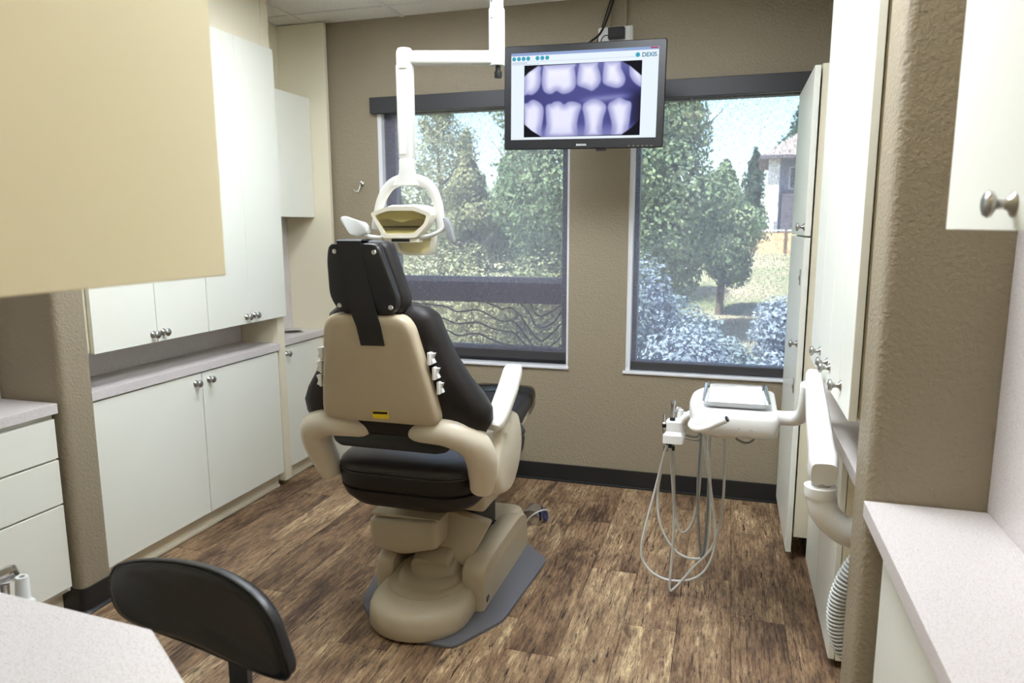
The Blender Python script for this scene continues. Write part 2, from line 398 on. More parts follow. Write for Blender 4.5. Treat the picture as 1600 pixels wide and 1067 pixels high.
# windows
def window(n, W, stileL, stileR, rails, panes, label):
    x0, x1, z0, z1 = W
    t = bpy.data.objects.new('window_%d' % n, None); COL.objects.link(t); t.location = ((x0+x1)/2, YB+.1, z0); ORG[t.name] = Vector(t.location); tag(t, label, kind='structure')
    bm = B(); box(bm, x0, 4.13, z0, stileL, 4.19, z1, .004); box(bm, stileR, 4.13, z0, x1, 4.19, z1, .004); box(bm, stileL, 4.131, 2.20, stileR, 4.189, z1, .004)
    obj('window_frame', bm, Mt('dark_frame'), t)
    for a, b in rails: obj('window_rail', boxm(stileL, 4.128, a, stileR, 4.188, b, .004), Mt('dark_frame'), t)
    for a, b in panes: obj('pane', boxm(stileL, 4.158, a, stileR, 4.164, b), Mt('window_glass'), t)
    obj('sill', boxm(x0-.012, 4.035, z0-.013, x1+.004, 4.128, z0+.004, .004), Mt('sill'), t)
    bm = B(); box(bm, x0+.001, 4.055, z0+.004, x0+.027, 4.105, 2.2); box(bm, x1-.012, 4.055, z0+.004, x1-.001, 4.105, 2.2)
    obj('side_channel', bm, Mt('sill'), t); return t
w1 = window(1, W1, -2.0, -.947, [(1.065, 1.222), (.705, .80)], [(1.222, 2.20), (.80, 1.065)], 'left window with dark frame and awning vent below')
bm = B(); box(bm, -2.0, 4.122, 1.19, -.947, 4.1278, 1.222); box(bm, -2.0, 4.122, 1.222, -1.985, 4.1278, 2.2); obj('glazing_bead', bm, Mt('grey_plastic'), w1)
w2 = window(2, W2, -.50, .34, [(.70, .752)], [(.752, 2.20)], 'right fixed window with dark frame')
scr = obj('insect_screen', boxm(-1.995, 4.1375, .80, -.947, 4.1385, 1.065), Mt('insect_mesh'), w1)
CR = [[(-1.958, 1.064), (-1.891, 1.047), (-1.764, 1.038), (-1.693, 1.032), (-1.605, 1.001), (-1.483, 1.017), (-1.397, 0.983), (-1.321, 0.953), (-1.245, 0.952), (-1.186, 0.885), (-1.119, 0.801)],
[(-1.92, .985), (-1.793, 0.953), (-1.712, 0.956), (-1.615, 0.926), (-1.484, 0.939), (-1.398, 0.91), (-1.313, 0.888), (-1.245, 0.883), (-1.163, 0.801)],
[(-1.9, .915), (-1.741, 0.888), (-1.678, 0.878), (-1.608, 0.851), (-1.485, 0.869), (-1.398, 0.839), (-1.313, 0.81), (-1.24, 0.801)],
[(-1.422, 1.064), (-1.371, 1.049), (-1.32, 1.027), (-1.261, 1.036), (-1.203, 0.99), (-1.153, 0.919), (-1.078, 0.841), (-1.021, 0.876), (-0.948, 0.951)],
[(-1.203, 1.064), (-1.153, 1.016), (-1.112, 0.937), (-1.07, 0.922), (-0.997, 0.957), (-0.948, 1.022)],
[(-1.137, 1.064), (-1.112, 1.009), (-1.071, 0.994), (-1.014, 1.02), (-0.949, 1.062)], [(-1.03, 0.801), (-0.98, 0.838), (-0.948, 0.879)],
[(-0.963, 0.801), (-0.948, 0.823)], [(-1.991, 1.048), (-1.965, 1.007)]]
bm = B()
for c in CR: tube(bm, [(a, 4.1345, b) for a, b in c], .0055, 5, 5)
tag(obj('moire_line', bm, Mt('moire_line'), scr), kind='stuff')

# ================================================================== CABINETS
bm = lathem([(.0165, 0), (.0165, .002), (.009, .006), (.0062, .012), (.0075, .020), (.0165, .025), (.0178, .029), (.015, .033), (.008, .0355), (.001, .036)], (0, 0, 0), (1, 0, 0), 18)
bmesh.ops.recalc_face_normals(bm, faces=bm.faces[:])
KNOB = bpy.data.meshes.new('knob'); bm.to_mesh(KNOB); bm.free(); KNOB.materials.append(Mt('nickel'))
for p in KNOB.polygons: p.use_smooth = True
def knob(par, x, y, z, d=1): return inst('knob', KNOB, par, (x, y, z), None if d > 0 else (0, 0, PI))
def door(par, x0, x1, y0, y1, z0, z1, kn=None, name='door', d=1):
    o = obj(name, boxm(x0, y0, z0, x1, y1, z1, .0012, 1), Mt('laminate'), par)
    if kn: knob(o, (x1 if d > 0 else x0), kn[0], kn[1], d)
    return o
# left run: base cabinet, countertop, uppers
t = thing('base_cabinet', (-2.6, 2.84, 0), 'wide cream two-door base cabinet under the long left counter', 'cabinet')
obj('cabinet_body', boxm(XL+.001, 2.176, .1, -2.481, 3.484, .825), Mt('laminate'), t)
obj('toe_kick', boxm(XL+.001, 2.182, 0, -2.515, 3.484, .1), Mt('laminate_edge'), t)
obj('shoe_moulding', boxm(-2.515, 2.205, 0, -2.505, 3.484, .018, .003), Mt('laminate_edge'), t)
door(t, -2.480, -2.460, 2.19, 2.8425, .1, .819, (2.80, .775)); door(t, -2.480, -2.460, 2.8475, 3.466, .1, .819, (2.893, .778))
o = obj('countertop', boxm(XL+.001, 2.167, .8265, -2.452, 3.486, .866, .002), Mt('speckle'), loc=(-2.6, 2.84, .8265)); tag(o, 'long speckled grey countertop between the left base and upper cabinets', 'countertop')
tag(obj('trim_1', boxm(XL+.001, 2.168, .867, XL+.007, 3.486, 1.03), Mt('speckle')), 'speckled backsplash behind the long left counter', kind='structure')
for i, (ys, lab, ks) in enumerate((((2.228, 2.5665, 2.8955), 'tall cream two-door upper cabinet next to the brown partition', (2.54, 2.60)), ((2.8995, 3.2195, 3.545), 'tall cream two-door upper cabinet next to the sink niche', (3.19, 3.255)))):
    t = thing('upper_cabinet', (-2.6, ys[1], 1.02), lab, 'cabinet', 'tall upper cabinets on the left wall')
    obj('cabinet_body', boxm(XL+.001, ys[0]-(.03 if i == 0 else .003), 1.022, -2.4665, ys[2]-(.002 if i == 0 else .06), 2.484), Mt('laminate_edge'), t)
    if i == 0: obj('filler_strip', boxm(-2.52, 2.168, 1.022, -2.447, 2.190, 2.484), Mt('laminate_edge'), t)
    door(t, -2.462, -2.442, ys[0], ys[1]-.0015, 1.018, 2.482, (ks[0], 1.055)); door(t, -2.462, -2.442, ys[1]+.0015, ys[2], 1.018, 2.482, (ks[1], 1.058))
struct('trim_2', boxm(XL+.001, 2.168, 2.486, -2.468, 3.486, HC-.003), Mt('laminate_edge'))
struct('trim_3', boxm(XL+.001, 3.488, .04, -2.4645, 3.55, HC-.003, .001, 1), Mt('laminate_edge'))
# sink niche
t = thing('base_cabinet', (-2.6, 3.78, 0), 'narrow cream single-door base cabinet in the corner niche', 'cabinet')
obj('cabinet_body', boxm(XL+.001, 3.552, .1, -2.511, 3.998, .835), Mt('laminate'), t); obj('toe_kick', boxm(XL+.001, 3.552, 0, -2.54, 3.998, .1), Mt('laminate_edge'), t)
obj('shoe_moulding', boxm(-2.54, 3.555, 0, -2.53, 3.998, .018, .003), Mt('laminate_edge'), t)
door(t, -2.510, -2.490, 3.562, 3.994, .095, .828, (3.592, .785))
o = obj('countertop', boxm(XL+.001, 3.552, .8365, -2.478, 3.998, .876, .002), Mt('speckle'), loc=(-2.6, 3.78, .8365)); tag(o, 'short speckled countertop with a round opening in the corner niche', 'countertop')
t = thing('waste_chute', (-2.602, 3.83, .876), 'round dark steel drop-in chute ring set in the corner counter', 'chute')
obj('rim', lathem([(.052, .001), (.068, .001), (.068, .004), (.060, .006), (.054, .004), (.052, .001)], (-2.602, 3.83, .876), (0, 0, 1), 28), Mt('nickel'), t, smooth=30)
obj('opening', lathem([(.0001, .0025), (.053, .0025), (.053, .0015), (.0001, .0015)], (-2.602, 3.83, .876), (0, 0, 1), 28), Mt('gap_black'), t)
tag(obj('trim_4', boxm(XL+.001, 3.552, .877, XL+.007, 3.998, 1.584), Mt('speckle')), 'speckled backsplash in the corner niche', kind='structure')
t = thing('upper_cabinet', (-2.62, 3.78, 1.585), 'short cream upper cabinet hung in the corner niche', 'cabinet')
obj('cabinet_body', boxm(XL+.001, 3.553, 1.587, -2.531, 3.997, 2.30), Mt('laminate_edge'), t); door(t, -2.530, -2.510, 3.556, 3.996, 1.585, 2.302)
struct('trim_5', boxm(XL+.001, 4.0, .0, -2.395, 4.028, HC-.003, .001, 1), Mt('laminate_edge'))
# near-left drawers
t = thing('drawer_cabinet', (-2.58, 1.7, 0), 'cream three-drawer cabinet at the far left beside the brown partition', 'cabinet')
obj('cabinet_body', boxm(XL+.001, 1.30, .1, -2.456, 2.022, .824), Mt('laminate'), t); obj('toe_kick', boxm(XL+.001, 1.30, 0, -2.50, 2.022, .1), Mt('laminate_edge'), t)
for a, b, kz in ((.652, .806, .73), (.470, .644, .557), (.124, .462, .40)):
    door(t, -2.455, -2.435, 1.33, 2.015, a, b, (1.672, kz), 'drawer')
o = obj('countertop', boxm(XL+.001, 1.29, .8265, -2.425, 2.026, .866, .002), Mt('speckle'), loc=(-2.6, 1.66, .8265)); tag(o, 'speckled countertop over the drawer cabinet at the far left', 'countertop')
tag(obj('trim_6', boxm(XL+.001, 1.29, .867, XL+.007, 2.028, 1.55), Mt('speckle')), 'speckled backsplash behind the far left counter', kind='structure')
# foreground peninsula and its upper cabinet
pen = [(-1.95, .933), (-.893, .873), (-.66, .722), (-.66, -.6), (-1.95, -.6)]
o = obj('countertop', prismm([(p[0], p[1], .826) for p in pen], (0, 0, .04), .0015, 1), Mt('speckle'), loc=(-1.2, .3, .826)); tag(o, 'speckled foreground countertop with clipped corner beside the stool', 'countertop')
t = thing('base_cabinet', (-1.3, .05, 0), 'cream cabinet carrying the foreground counter', 'cabinet')
obj('cabinet_body', boxm(-1.93, -.58, .1, -.76, .60, .825), Mt('laminate'), t); obj('toe_kick', boxm(-1.9, -.55, 0, -.82, .55, .1), Mt('laminate_edge'), t)
door(t, -.759, -.741, -.57, .005, .105, .82, (-.04, .77)); door(t, -.759, -.741, .009, .595, .105, .82, (.05, .77))
t = thing('upper_cabinet', (-1.0, .3, 1.458), 'large cream upper cabinet with warm-lit door colour in the blurred left foreground', 'cabinet')
obj('cabinet_body', boxm(-1.15, -.55, 1.462, -.7165, .852, HC-.003), Mt('laminate_edge'), t)
for a, b in ((.165, .872), (-.54, .161)): obj('door', boxm(-.716, a, 1.456, -.698, b, HC-.01, .0012, 1), Mt('laminate_warm_lit'), t)
# right: near counter and upper
o = obj('countertop', boxm(.337, -.6, .826, XR-.001, 1.827, .866, .002), Mt('speckle'), loc=(.47, .6, .826)); tag(o, 'speckled countertop in the right foreground', 'countertop')
t = thing('base_cabinet', (.5, .6, 0), 'cream cabinet below the right foreground counter', 'cabinet')
obj('cabinet_body', boxm(.402, -.58, .1, XR-.001, 1.818, .825), Mt('laminate'), t); obj('toe_kick', boxm(.45, -.58, 0, XR-.001, 1.818, .1), Mt('laminate_edge'), t)
door(t, .384, .401, 1.185, 1.80, .105, .815)
for a, b, ky in ((.785, 1.181, .83), (.19, .781, .74), (-.57, .186, .14)): door(t, .384, .401, a, b, .105, .815, (ky, .77), d=-1)
tag(obj('trim_7', boxm(XR-.007, -.6, .867, XR-.001, 1.828, 1.516), Mt('speckle')), 'speckled backsplash above the right foreground counter', kind='structure')
t = thing('upper_cabinet', (.48, .7, 1.518), 'cream upper cabinet with one knob at the right edge foreground', 'cabinet')
obj('cabinet_body', boxm(.3645, .0, 1.520, XR-.001, 1.372, 2.66), Mt('laminate_edge'), t)
for a, b, ky in ((.69, 1.375, 1.078), (.005, .686, .64)): door(t, .345, .363, a, b, 1.518, 2.662, (ky, 1.552), d=-1)
# right: far uppers, counter strip, base, tall cabinet
t = thing('upper_cabinet', (.47, 2.46, 1.02), 'long row of white upper cabinet doors on the right wall', 'cabinet')
obj('cabinet_body', boxm(.340, 2.0, 1.022, XR-.001, 2.936, HC-.003), Mt('laminate_edge'), t)
for a, b, ky in ((1.993, 2.19, 2.155), (2.193, 2.425, 2.395), (2.428, 2.69, 2.462), (2.693, 2.94, 2.655)): door(t, .315, .336, a, b, 1.018, HC-.01, (ky, 1.075+.02*(b-2)), d=-1)
o = obj('countertop', boxm(.35, 1.995, .826, XR-.001, 3.312, .866, .002), Mt('speckle'), loc=(.47, 2.6, .826)); tag(o, 'narrow speckled countertop below the right wall cabinets', 'countertop')
tag(obj('trim_8', boxm(XR-.007, 1.995, .867, XR-.001, 3.312, 1.02), Mt('speckle')), 'speckled backsplash on the far right wall', kind='structure')
t = thing('base_cabinet', (.5, 2.9, 0), 'cream base cabinet behind the delivery arm on the right', 'cabinet')
obj('cabinet_body', boxm(.411, 2.505, .03, XR-.001, 3.312, .825), Mt('laminate_edge'), t)
door(t, .389, .4085, 2.51, 2.91, .03, .819, (2.875, .77), d=-1); door(t, .389, .4085, 2.914, 3.31, .03, .819, (2.95, .77), d=-1)
t = thing('utility_cabinet', (.5, 2.26, 0), 'recessed cream cabinet behind the white elbow of the delivery arm', 'cabinet')
obj('cabinet_body', boxm(.47, 2.0, .0, XR-.001, 2.50, .825), Mt('laminate_edge'), t)
t = thing('tall_cabinet', (.45, 3.7, 0), 'tall cream locker cabinet beside the right window', 'cabinet')
bm = B(); box(bm, .334, 3.335, .115, .415, 4.04, 2.188); box(bm, .415, 3.341, .125, XR-.001, 4.04, 2.188); obj('cabinet_body', bm, Mt('laminate_edge'), t)
obj('toe_kick', boxm(.40, 3.36, 0, XR-.001, 4.04, .115), Mt('gap_black'), t)
for a, b, kz, lz in ((.045, 1.474, 1.008, .81), (1.482, 2.18, 1.52, None)):
    o = door(t, .302, .326, 3.32, 4.035, a, b, (3.362, kz), d=-1)
    if lz:
        for z in (lz, 1.30): obj('lock_plate', boxm(.299, 3.375, z-.035, .3025, 3.415, z+.035, .001, 1), Mt('steel'), o); obj('lock_latch', boxm(.294, 3.385, z-.012, .299, 3.405, z+.006, .001, 1), Mt('nickel'), o)

# ================================================================== ROLLER BLINDS
def blind(x0, x1, fx0, fx1, zb, chx, label):
    t = thing('roller_blind', ((x0+x1)/2, 4.06, zb), label, 'blind', 'screen roller blinds')
    obj('cassette', boxm(x0, 4.012, 2.197, x1, 4.052, 2.290, .003), Mt('black_metal'), t)
    obj('screen_fabric', boxm(fx0, 4.0845, zb+.05, fx1, 4.0852, 2.235), Mt('shade_fabric'), t)
    obj('roller', tubem([(fx0, 4.085, 2.235), (fx1, 4.085, 2.235)], .012, 12), Mt('black_metal'), t)
    obj('hem_bar', boxm(fx0, 4.077, zb, fx1, 4.093, zb+.05, .004), Mt('dark_hem'), t)
    bm = B(); z = .95
    while z < 2.2:
        for dy in (4.064, 4.074): lathe(bm, [(.0003, -.0026), (.0024, 0), (.0003, .0026)], (chx, dy, z), (0, 0, 1), 5)
        z += .0075
    tube(bm, [(chx, 4.064, .94), (chx, 4.064, 2.2)], .0008, 4); tube(bm, [(chx, 4.074, .94), (chx, 4.074, 2.2)], .0008, 4)
    ch = obj('bead_chain', bm, Mt('white_plastic'), t); obj('chain_weight', boxm(chx-.006, 4.06, .90, chx+.006, 4.078, .945, .003), Mt('white_plastic'), ch)
    return t
blind(-2.112, -.885, -2.054, -.904, .738, -.896, 'dark-cassette mesh roller blind over the left window')
blind(-.565, .385, -.522, .352, .706, -.5375, 'dark-cassette mesh roller blind over the right window')

# ================================================================== DENTAL CHAIR
CX = -1.11
t = thing('dental_chair', (CX, 2.65, .013), 'black and beige dental chair seen from behind, seat raised', 'dental chair')
CH = t
yb = lambda z: 2.105-.22*(z-.87)            # rear plane of the reclined back
sh = rounded([(CX-.222, .868), (CX+.222, .868), (CX+.205, .98), (CX+.15, 1.25), (CX-.15, 1.25), (CX-.205, .98)], [.06, .06, .25, .06, .06, .25], 6)
bm = B()
def back_ring(pts, dy, ins, c=(CX, 1.05)):
    out = []
    for x, z in pts:
        d = Vector((x-c[0], z-c[1])); k = max(0, 1-ins/max(d.length, .01)); xx, zz = c[0]+d.x*k, c[1]+d.y*k
        out.append((xx, yb(zz)+dy, zz))
    return out
loft(bm, [back_ring(sh, .085, .0), back_ring(sh, .02, 0), back_ring(sh, .007, .006), back_ring(sh, .001, .018), back_ring(sh, 0, .04), back_ring(sh, -.002, .12)])
shell = obj('back_shell', bm, Mt('beige'), t, smooth=50)
# upholstered back with wings
prof = [(.0, 1.278), (.10, 1.278), (.155, 1.270), (.19, 1.245), (.212, 1.18), (.238, 1.11), (.282, 1.03), (.328, .965), (.352, .915), (.350, .87), (.322, .825), (.26, .79), (.20, .775), (.10, .770), (0, .768)]
cush = [(CX+.012+a, z) for a, z in prof]+[(CX+.012-a, z) for a, z in prof[-2:0:-1]]
bm = B(); c_ = (CX+.012, .98)
loft(bm, [back_ring(cush, .045, .10, c_), back_ring(cush, .050, .05, c_), back_ring(cush, .064, .022, c_), back_ring(cush, .085, .007, c_), back_ring(cush, .115, 0, c_), back_ring(cush, .150, .005, c_), back_ring(cush, .180, .02, c_), back_ring(cush, .205, .055, c_), back_ring(cush, .20, .16, c_)])
cu = obj('back_cushion', bm, Mt('vinyl'), t, smooth=70)
# headrest
hb = lambda z: 2.018-.05*(z-1.36)
hp = [(CX-.113, 1.474), (CX+.063, 1.475), (CX+.122, 1.30), (CX+.112, 1.262), (CX+.085, 1.248), (CX-.085, 1.248), (CX-.122, 1.30), (CX-.124, 1.42)]
hp = rounded(hp, [.02, .025, .03, .02, .02, .03, .04, .04], 4)
def hr(dy, ins, sx=0):
    out = []
    for x, z in hp:
        d = Vector((x-CX+.01, z-1.36)); k = max(0, 1-ins/max(d.length, .01)); out.append((CX-.01+d.x*k+sx, hb(z)+dy, 1.36+d.y*k))
    return out
head = obj('headrest', loft(B(), [hr(0, .012), hr(.003, .004), hr(.012, 0), hr(.03, 0), hr(.034, .004)]), Mt('black_vinyl'), t, smooth=45)
obj('head_cushion', loft(B(), [hr(.035, .006), hr(.040, -.004), hr(.06, -.010), hr(.095, -.008), hr(.12, .012), hr(.128, .05)]), Mt('vinyl'), head, smooth=60)
for x, z in ((CX-.088, 1.449), (CX+.050, 1.447), (CX-.083, 1.277), (CX+.097, 1.275)):
    obj('bolt', lathem([(.0001, 0), (.009, 0), (.009, .002), (.0075, .005), (.003, .0065), (.0001, .0065)], (x, hb(z)+.002, z), (0, -1, 0), 14), Mt('chrome'), head, smooth=30)
sL = [(-1.187, 1.482), (-1.184, 1.44), (-1.172, 1.35), (-1.150, 1.255), (-1.138, 1.21), (-1.132, 1.146)]
sR = [(-1.103, 1.482), (-1.100, 1.44), (-1.083, 1.35), (-1.060, 1.255), (-1.052, 1.21), (-1.048, 1.148)]
def sy(z): return hb(z)-.004 if z > 1.262 else min(yb(z)-.006, hb(z)+.02)
rings = []
top = [(-1.187, 2.085, 1.478), (-1.103, 2.085, 1.478)]
rings.append([(top[0][0], 2.085, 1.487), (top[1][0], 2.085, 1.487), (top[1][0], 2.085, 1.482), (top[0][0], 2.085, 1.482)])
rings.append([(-1.187, 2.02, 1.487), (-1.103, 2.02, 1.487), (-1.103, 2.02, 1.482), (-1.187, 2.02, 1.482)])
for (a, z), (b, z2) in zip(sL, sR):
    y = sy(z); rings.append([(a, y, z), (b, y, z2), (b, y+.004, z2), (a, y+.004, z)])
obj('headrest_strap', loft(B(), rings), Mt('strap'), t, smooth=30)
# rocker switches on the shell edge
for s in (1, -1):
    for z, x in ((1.105, .196), (1.055, .2075), (1.005, .2175)):
        y = yb(z)+.045; sw = obj('switch', boxm(CX+s*x-.004, y-.02, z-.021, CX+s*x+.006, y+.02, z+.021, .0015, 1), Mt('white_plastic'), shell)
        bm = B(); x1 = CX+s*(x+.004)
        prism(bm, [(x1, y-.015, z+.018), (x1+s*.013, y-.015, z+.017), (x1+s*.006, y-.015, z), (x1+s*.012, y-.015, z-.015), (x1, y-.015, z-.018)], (0, .03, 0)); obj('rocker', bm, Mt('white_plastic'), sw)
# warning label
lab = obj('warning_label', prismm([(CX-.020, yb(.887)-.0016, .887), (CX+.040, yb(.889)-.0016, .889), (CX+.040, yb(.917)-.0016, .917), (CX-.020, yb(.915)-.0016, .915)], (0, .0012, 0)), Mt('yellow'), shell)
obj('label_header', prismm([(CX-.017, yb(.904)-.0024, .904), (CX+.037, yb(.906)-.0024, .906), (CX+.037, yb(.914)-.0024, .9145), (CX-.017, yb(.912)-.0024, .9125)], (0, .0008, 0)), Mt('gap_black'), lab)
# seat
def ring_xy(z, ins, x0=CX-.292, x1=CX+.290, y0=2.215, y1=3.02, r=.16): return [(x, y, z) for x, y in rrect(x0, y0, x1, y1, r, 7, ins)]
obj('seat', loft(B(), [ring_xy(.482, .13), ring_xy(.488, .085), ring_xy(.505, .045), ring_xy(.535, .018), ring_xy(.570, .004), ring_xy(.576, .012), ring_xy(.582, .003), ring_xy(.612, 0), ring_xy(.640, .002)]), Mt('vinyl'), t, smooth=55)
st = obj('seat_cushion', loft(B(), [ring_xy(.641, .004), ring_xy(.645, .001), ring_xy(.662, .006), ring_xy(.678, .022), ring_xy(.688, .05), ring_xy(.692, .10), ring_xy(.69, .2)]), Mt('vinyl_top'), t, smooth=55)
p_ = ring_xy(.6405, -.001); obj('piping', tubem(p_+[p_[0]], .0032, 6), Mt('vinyl_top'), st, smooth=60)
# legrest / toe board
def leg_ring(y, z, hw, th, k=1):
    return [(CX+x, y, z+zz) for x, zz in rrect(-hw, -th, hw, 0, .035, 4)]
lg = obj('legrest', loft(B(), [leg_ring(2.95, .69, .24, .09), leg_ring(3.15, .695, .215, .085), leg_ring(3.38, .70, .19, .08), leg_ring(3.48, .70, .175, .075), leg_ring(3.55, .69, .14, .06), leg_ring(3.565, .68, .10, .04)]), Mt('vinyl'), t, smooth=50)
obj('legrest_shell', loft(B(), [leg_ring(2.95, .598, .225, .03), leg_ring(3.35, .618, .18, .03), leg_ring(3.50, .624, .15, .025)]), Mt('beige_light'), lg, smooth=50)
obj('toe_cover', loft(B(), [leg_ring(3.34, .704, .199, .115), leg_ring(3.44, .706, .187, .11), leg_ring(3.53, .70, .165, .09), leg_ring(3.575, .69, .12, .06)]), Mt('clear_plastic'), lg, smooth=50)
# side brackets, hip panels, armrests
for s in (1, -1):
    X = lambda v: CX+s*v
    pts = [(X(.05), 2.235, .815), (X(.15), 2.168, .838), (X(.235), 2.155, .842), (X(.30), 2.19, .805), (X(.318), 2.23, .74), (X(.312), 2.265, .665), (X(.302), 2.285, .605)]
    br = obj('back_bracket', tubem(pts, [.040, .043, .050, .056, .055, .050, .042], 18, 6), Mt('beige_light'), t, smooth=60)
    hip = [(2.27, .64), (2.26, .72), (2.31, .81), (2.40, .86), (2.52, .84), (2.58, .72), (2.54, .62), (2.44, .555), (2.31, .575)]
    hip = rounded(hip, .05, 4)
    def hring(x, ins):
        return [(x, 2.45+(y-2.45)*(1-ins), .71+(z-.71)*(1-ins)) for y, z in hip]
    obj('hip_panel', loft(B(), [hring(X(.305), .04), hring(X(.32), .0), hring(X(.352), 0), hring(X(.368), .05), hring(X(.372), .16)]), Mt('beige_light'), t, smooth=50)
    ap = [(X(.352), 2.265, .838), (X(.352), 2.285, .848), (X(.350), 2.34, .872), (X(.338), 2.48, .925), (X(.322), 2.60, .968), (X(.318), 2.63, .974), (X(.316), 2.645, .976)]
    arm = obj('armrest', tubem(ap, [.62, .9, 1, 1.03, 1.0, .85, .5], 20, 6, prof=(.037, .022)), Mt('armrest_white'), t, smooth=60)
    obj('armrest_support', tubem([(X(.357), 2.34, .80), (X(.357), 2.36, .86)], .024, 12), Mt('beige_light'), arm, smooth=40)
    obj('recline_pivot', lathem([(.0001, 0), (.03, 0), (.03, .03), (.0001, .03)], (X(.30), 2.42, .60), (s, 0, 0), 16), Mt('rubber'), t, smooth=30)
# upper frame below the seat and lift arm
obj('lumbar_support', loft(B(), [[(x, yy, z) for x, z in rrect(CX-.225+i, .757, CX+.22-i, .81, .026, 4)] for yy, i in ((2.17, .02), (2.185, 0), (2.30, 0))]), Mt('black_vinyl'), t, smooth=50)
fr = obj('seat_frame', boxm(CX-.20, 2.55, .395, CX+.22, 2.98, .480, .02, 3), Mt('beige'), t, smooth=40)
a_ = rounded([(CX-.265, .345), (CX+.045, .372), (CX+.045, .245), (CX-.02, .232), (CX-.10, .205), (CX-.255, .222)], [.02, .02, .035, .05, .06, .035], 5)
def lr(y, k): return [(CX-.11+(x-CX+.11)*k, y, .29+(z-.29)*k) for x, z in a_]
obj('link_cover', loft(B(), [lr(2.475, .84), lr(2.482, .95), lr(2.50, 1), lr(2.62, 1), lr(2.70, .95)]), Mt('beige'), t, smooth=50)
obj('link_flange', boxm(CX-.255, 2.49, .358, CX+.05, 2.72, .372, .005), Mt('beige'), t, smooth=40)
pl = rounded([(CX+.03, .372), (CX+.225, .335), (CX+.135, .155), (CX-.01, .185)], .015, 3)
obj('gusset_plate', prismm([(x, 2.555+(z-.16)*.2, z) for x, z in pl], (0, .05, .0), .004), Mt('beige'), t, smooth=40)
obj('lift_arm', loft(B(), [[(x, y, z+h) for x, h in rrect(CX-.085, -.05, CX+.085, .05, .03, 4)] for y, z in ((2.50, .14), (2.62, .20), (2.80, .30), (2.95, .43))]), Mt('boot'), t, smooth=50)
obj('lift_housing', boxm(CX-.12, 2.68, .12, CX+.14, 2.95, .39, .03, 3), Mt('rubber'), t, smooth=40)
# base
def ft(z, ins): return [(x, y, z) for x, y in rrect(CX-.195, 2.195, CX+.205, 2.72, .195, 9, ins)]
base = obj('base_foot', loft(B(), [ft(.013, .004), ft(.02, 0), ft(.075, .003), ft(.098, .012), ft(.112, .032), ft(.118, .07), ft(.118, .15)]), Mt('beige'), t, smooth=50)
def bt(cx, cy, z, rx, ry): return [(cx+rx*math.cos(2*PI*k/28), cy+ry*math.sin(2*PI*k/28), z+.05*max(0, math.sin(2*PI*k/28))*(rx/.15)) for k in range(28)]
obj('boot', loft(B(), [bt(CX+.0, 2.475, .117, .158, .165), bt(CX, 2.475, .128, .155, .16), bt(CX, 2.49, .134, .143, .145), bt(CX+.005, 2.50, .130, .134, .135), bt(CX+.005, 2.505, .144, .13, .125), bt(CX+.01, 2.53, .150, .112, .105), bt(CX+.01, 2.54, .146, .104, .098), bt(CX+.012, 2.55, .163, .10, .09), bt(CX+.012, 2.60, .185, .075, .07)]), Mt('boot'), t, smooth=60)
for s in (1, -1):
    x0, x1 = (CX+.145, CX+.235) if s > 0 else (CX-.235, CX-.155)
    cv = rounded([(2.475, .013), (2.475, .185), (2.56, .208), (3.0, .215), (3.13, .18), (3.14, .013)], [.0, .06, .1, .1, .08, 0], 5)
    def cvr(x, k): return [(x, 2.81+(y-2.81)*k, .013+(z-.013)*k) for y, z in cv]
    xo, xi = (x1, x0) if s > 0 else (x0, x1)
    cvo = obj('base_cover', loft(B(), [cvr(xi, .985), cvr(xi+s*.008, 1), cvr(xo-s*.035, 1), cvr(xo-s*.012, .988), cvr(xo, .955)]), Mt('beige'), t, smooth=45)
    if s > 0:
        em = obj('emblem', prismm([(xo+.0002, 2.515, .036), (xo+.0002, 2.545, .036), (xo+.0002, 2.545, .056), (xo+.0002, 2.515, .056)], (.0015, 0, 0)), Mt('gap_black'), cvo)
        obj('emblem_mark', prismm([(xo+.0018, 2.523, .042), (xo+.0018, 2.535, .042), (xo+.0018, 2.535, .050), (xo+.0018, 2.523, .050)], (.0008, 0, 0)), Mt('grey_plastic'), em)
obj('rear_cover', loft(B(), [[(x, y, z) for x, y in rrect(CX-.225, 2.85, CX+.225, 3.15, .06, 5, i)] for z, i in ((.013, 0), (.17, 0), (.2, .012), (.212, .04))]), Mt('beige'), t, smooth=45)
obj('cover_slot', boxm(CX+.03, 2.862, .2105, CX+.15, 2.905, .2165, .002, 1), Mt('rubber'), t)
# floor mat
mp = rounded([(-.905, 2.225), (-.785, 2.45), (-.745, 3.0), (-.88, 3.14), (-1.32, 3.14), (-1.46, 3.0), (-1.43, 2.62), (-1.385, 2.42), (-1.20, 2.225)], .035, 4)
o = obj('floor_mat', prismm([(x, y, .0005) for x, y in mp], (0, 0, .012), .003, 2), Mt('mat_grey'), smooth=30, loc=(-1.1, 2.7, 0)); tag(o, 'grey clipped-corner floor mat under the dental chair', 'mat')
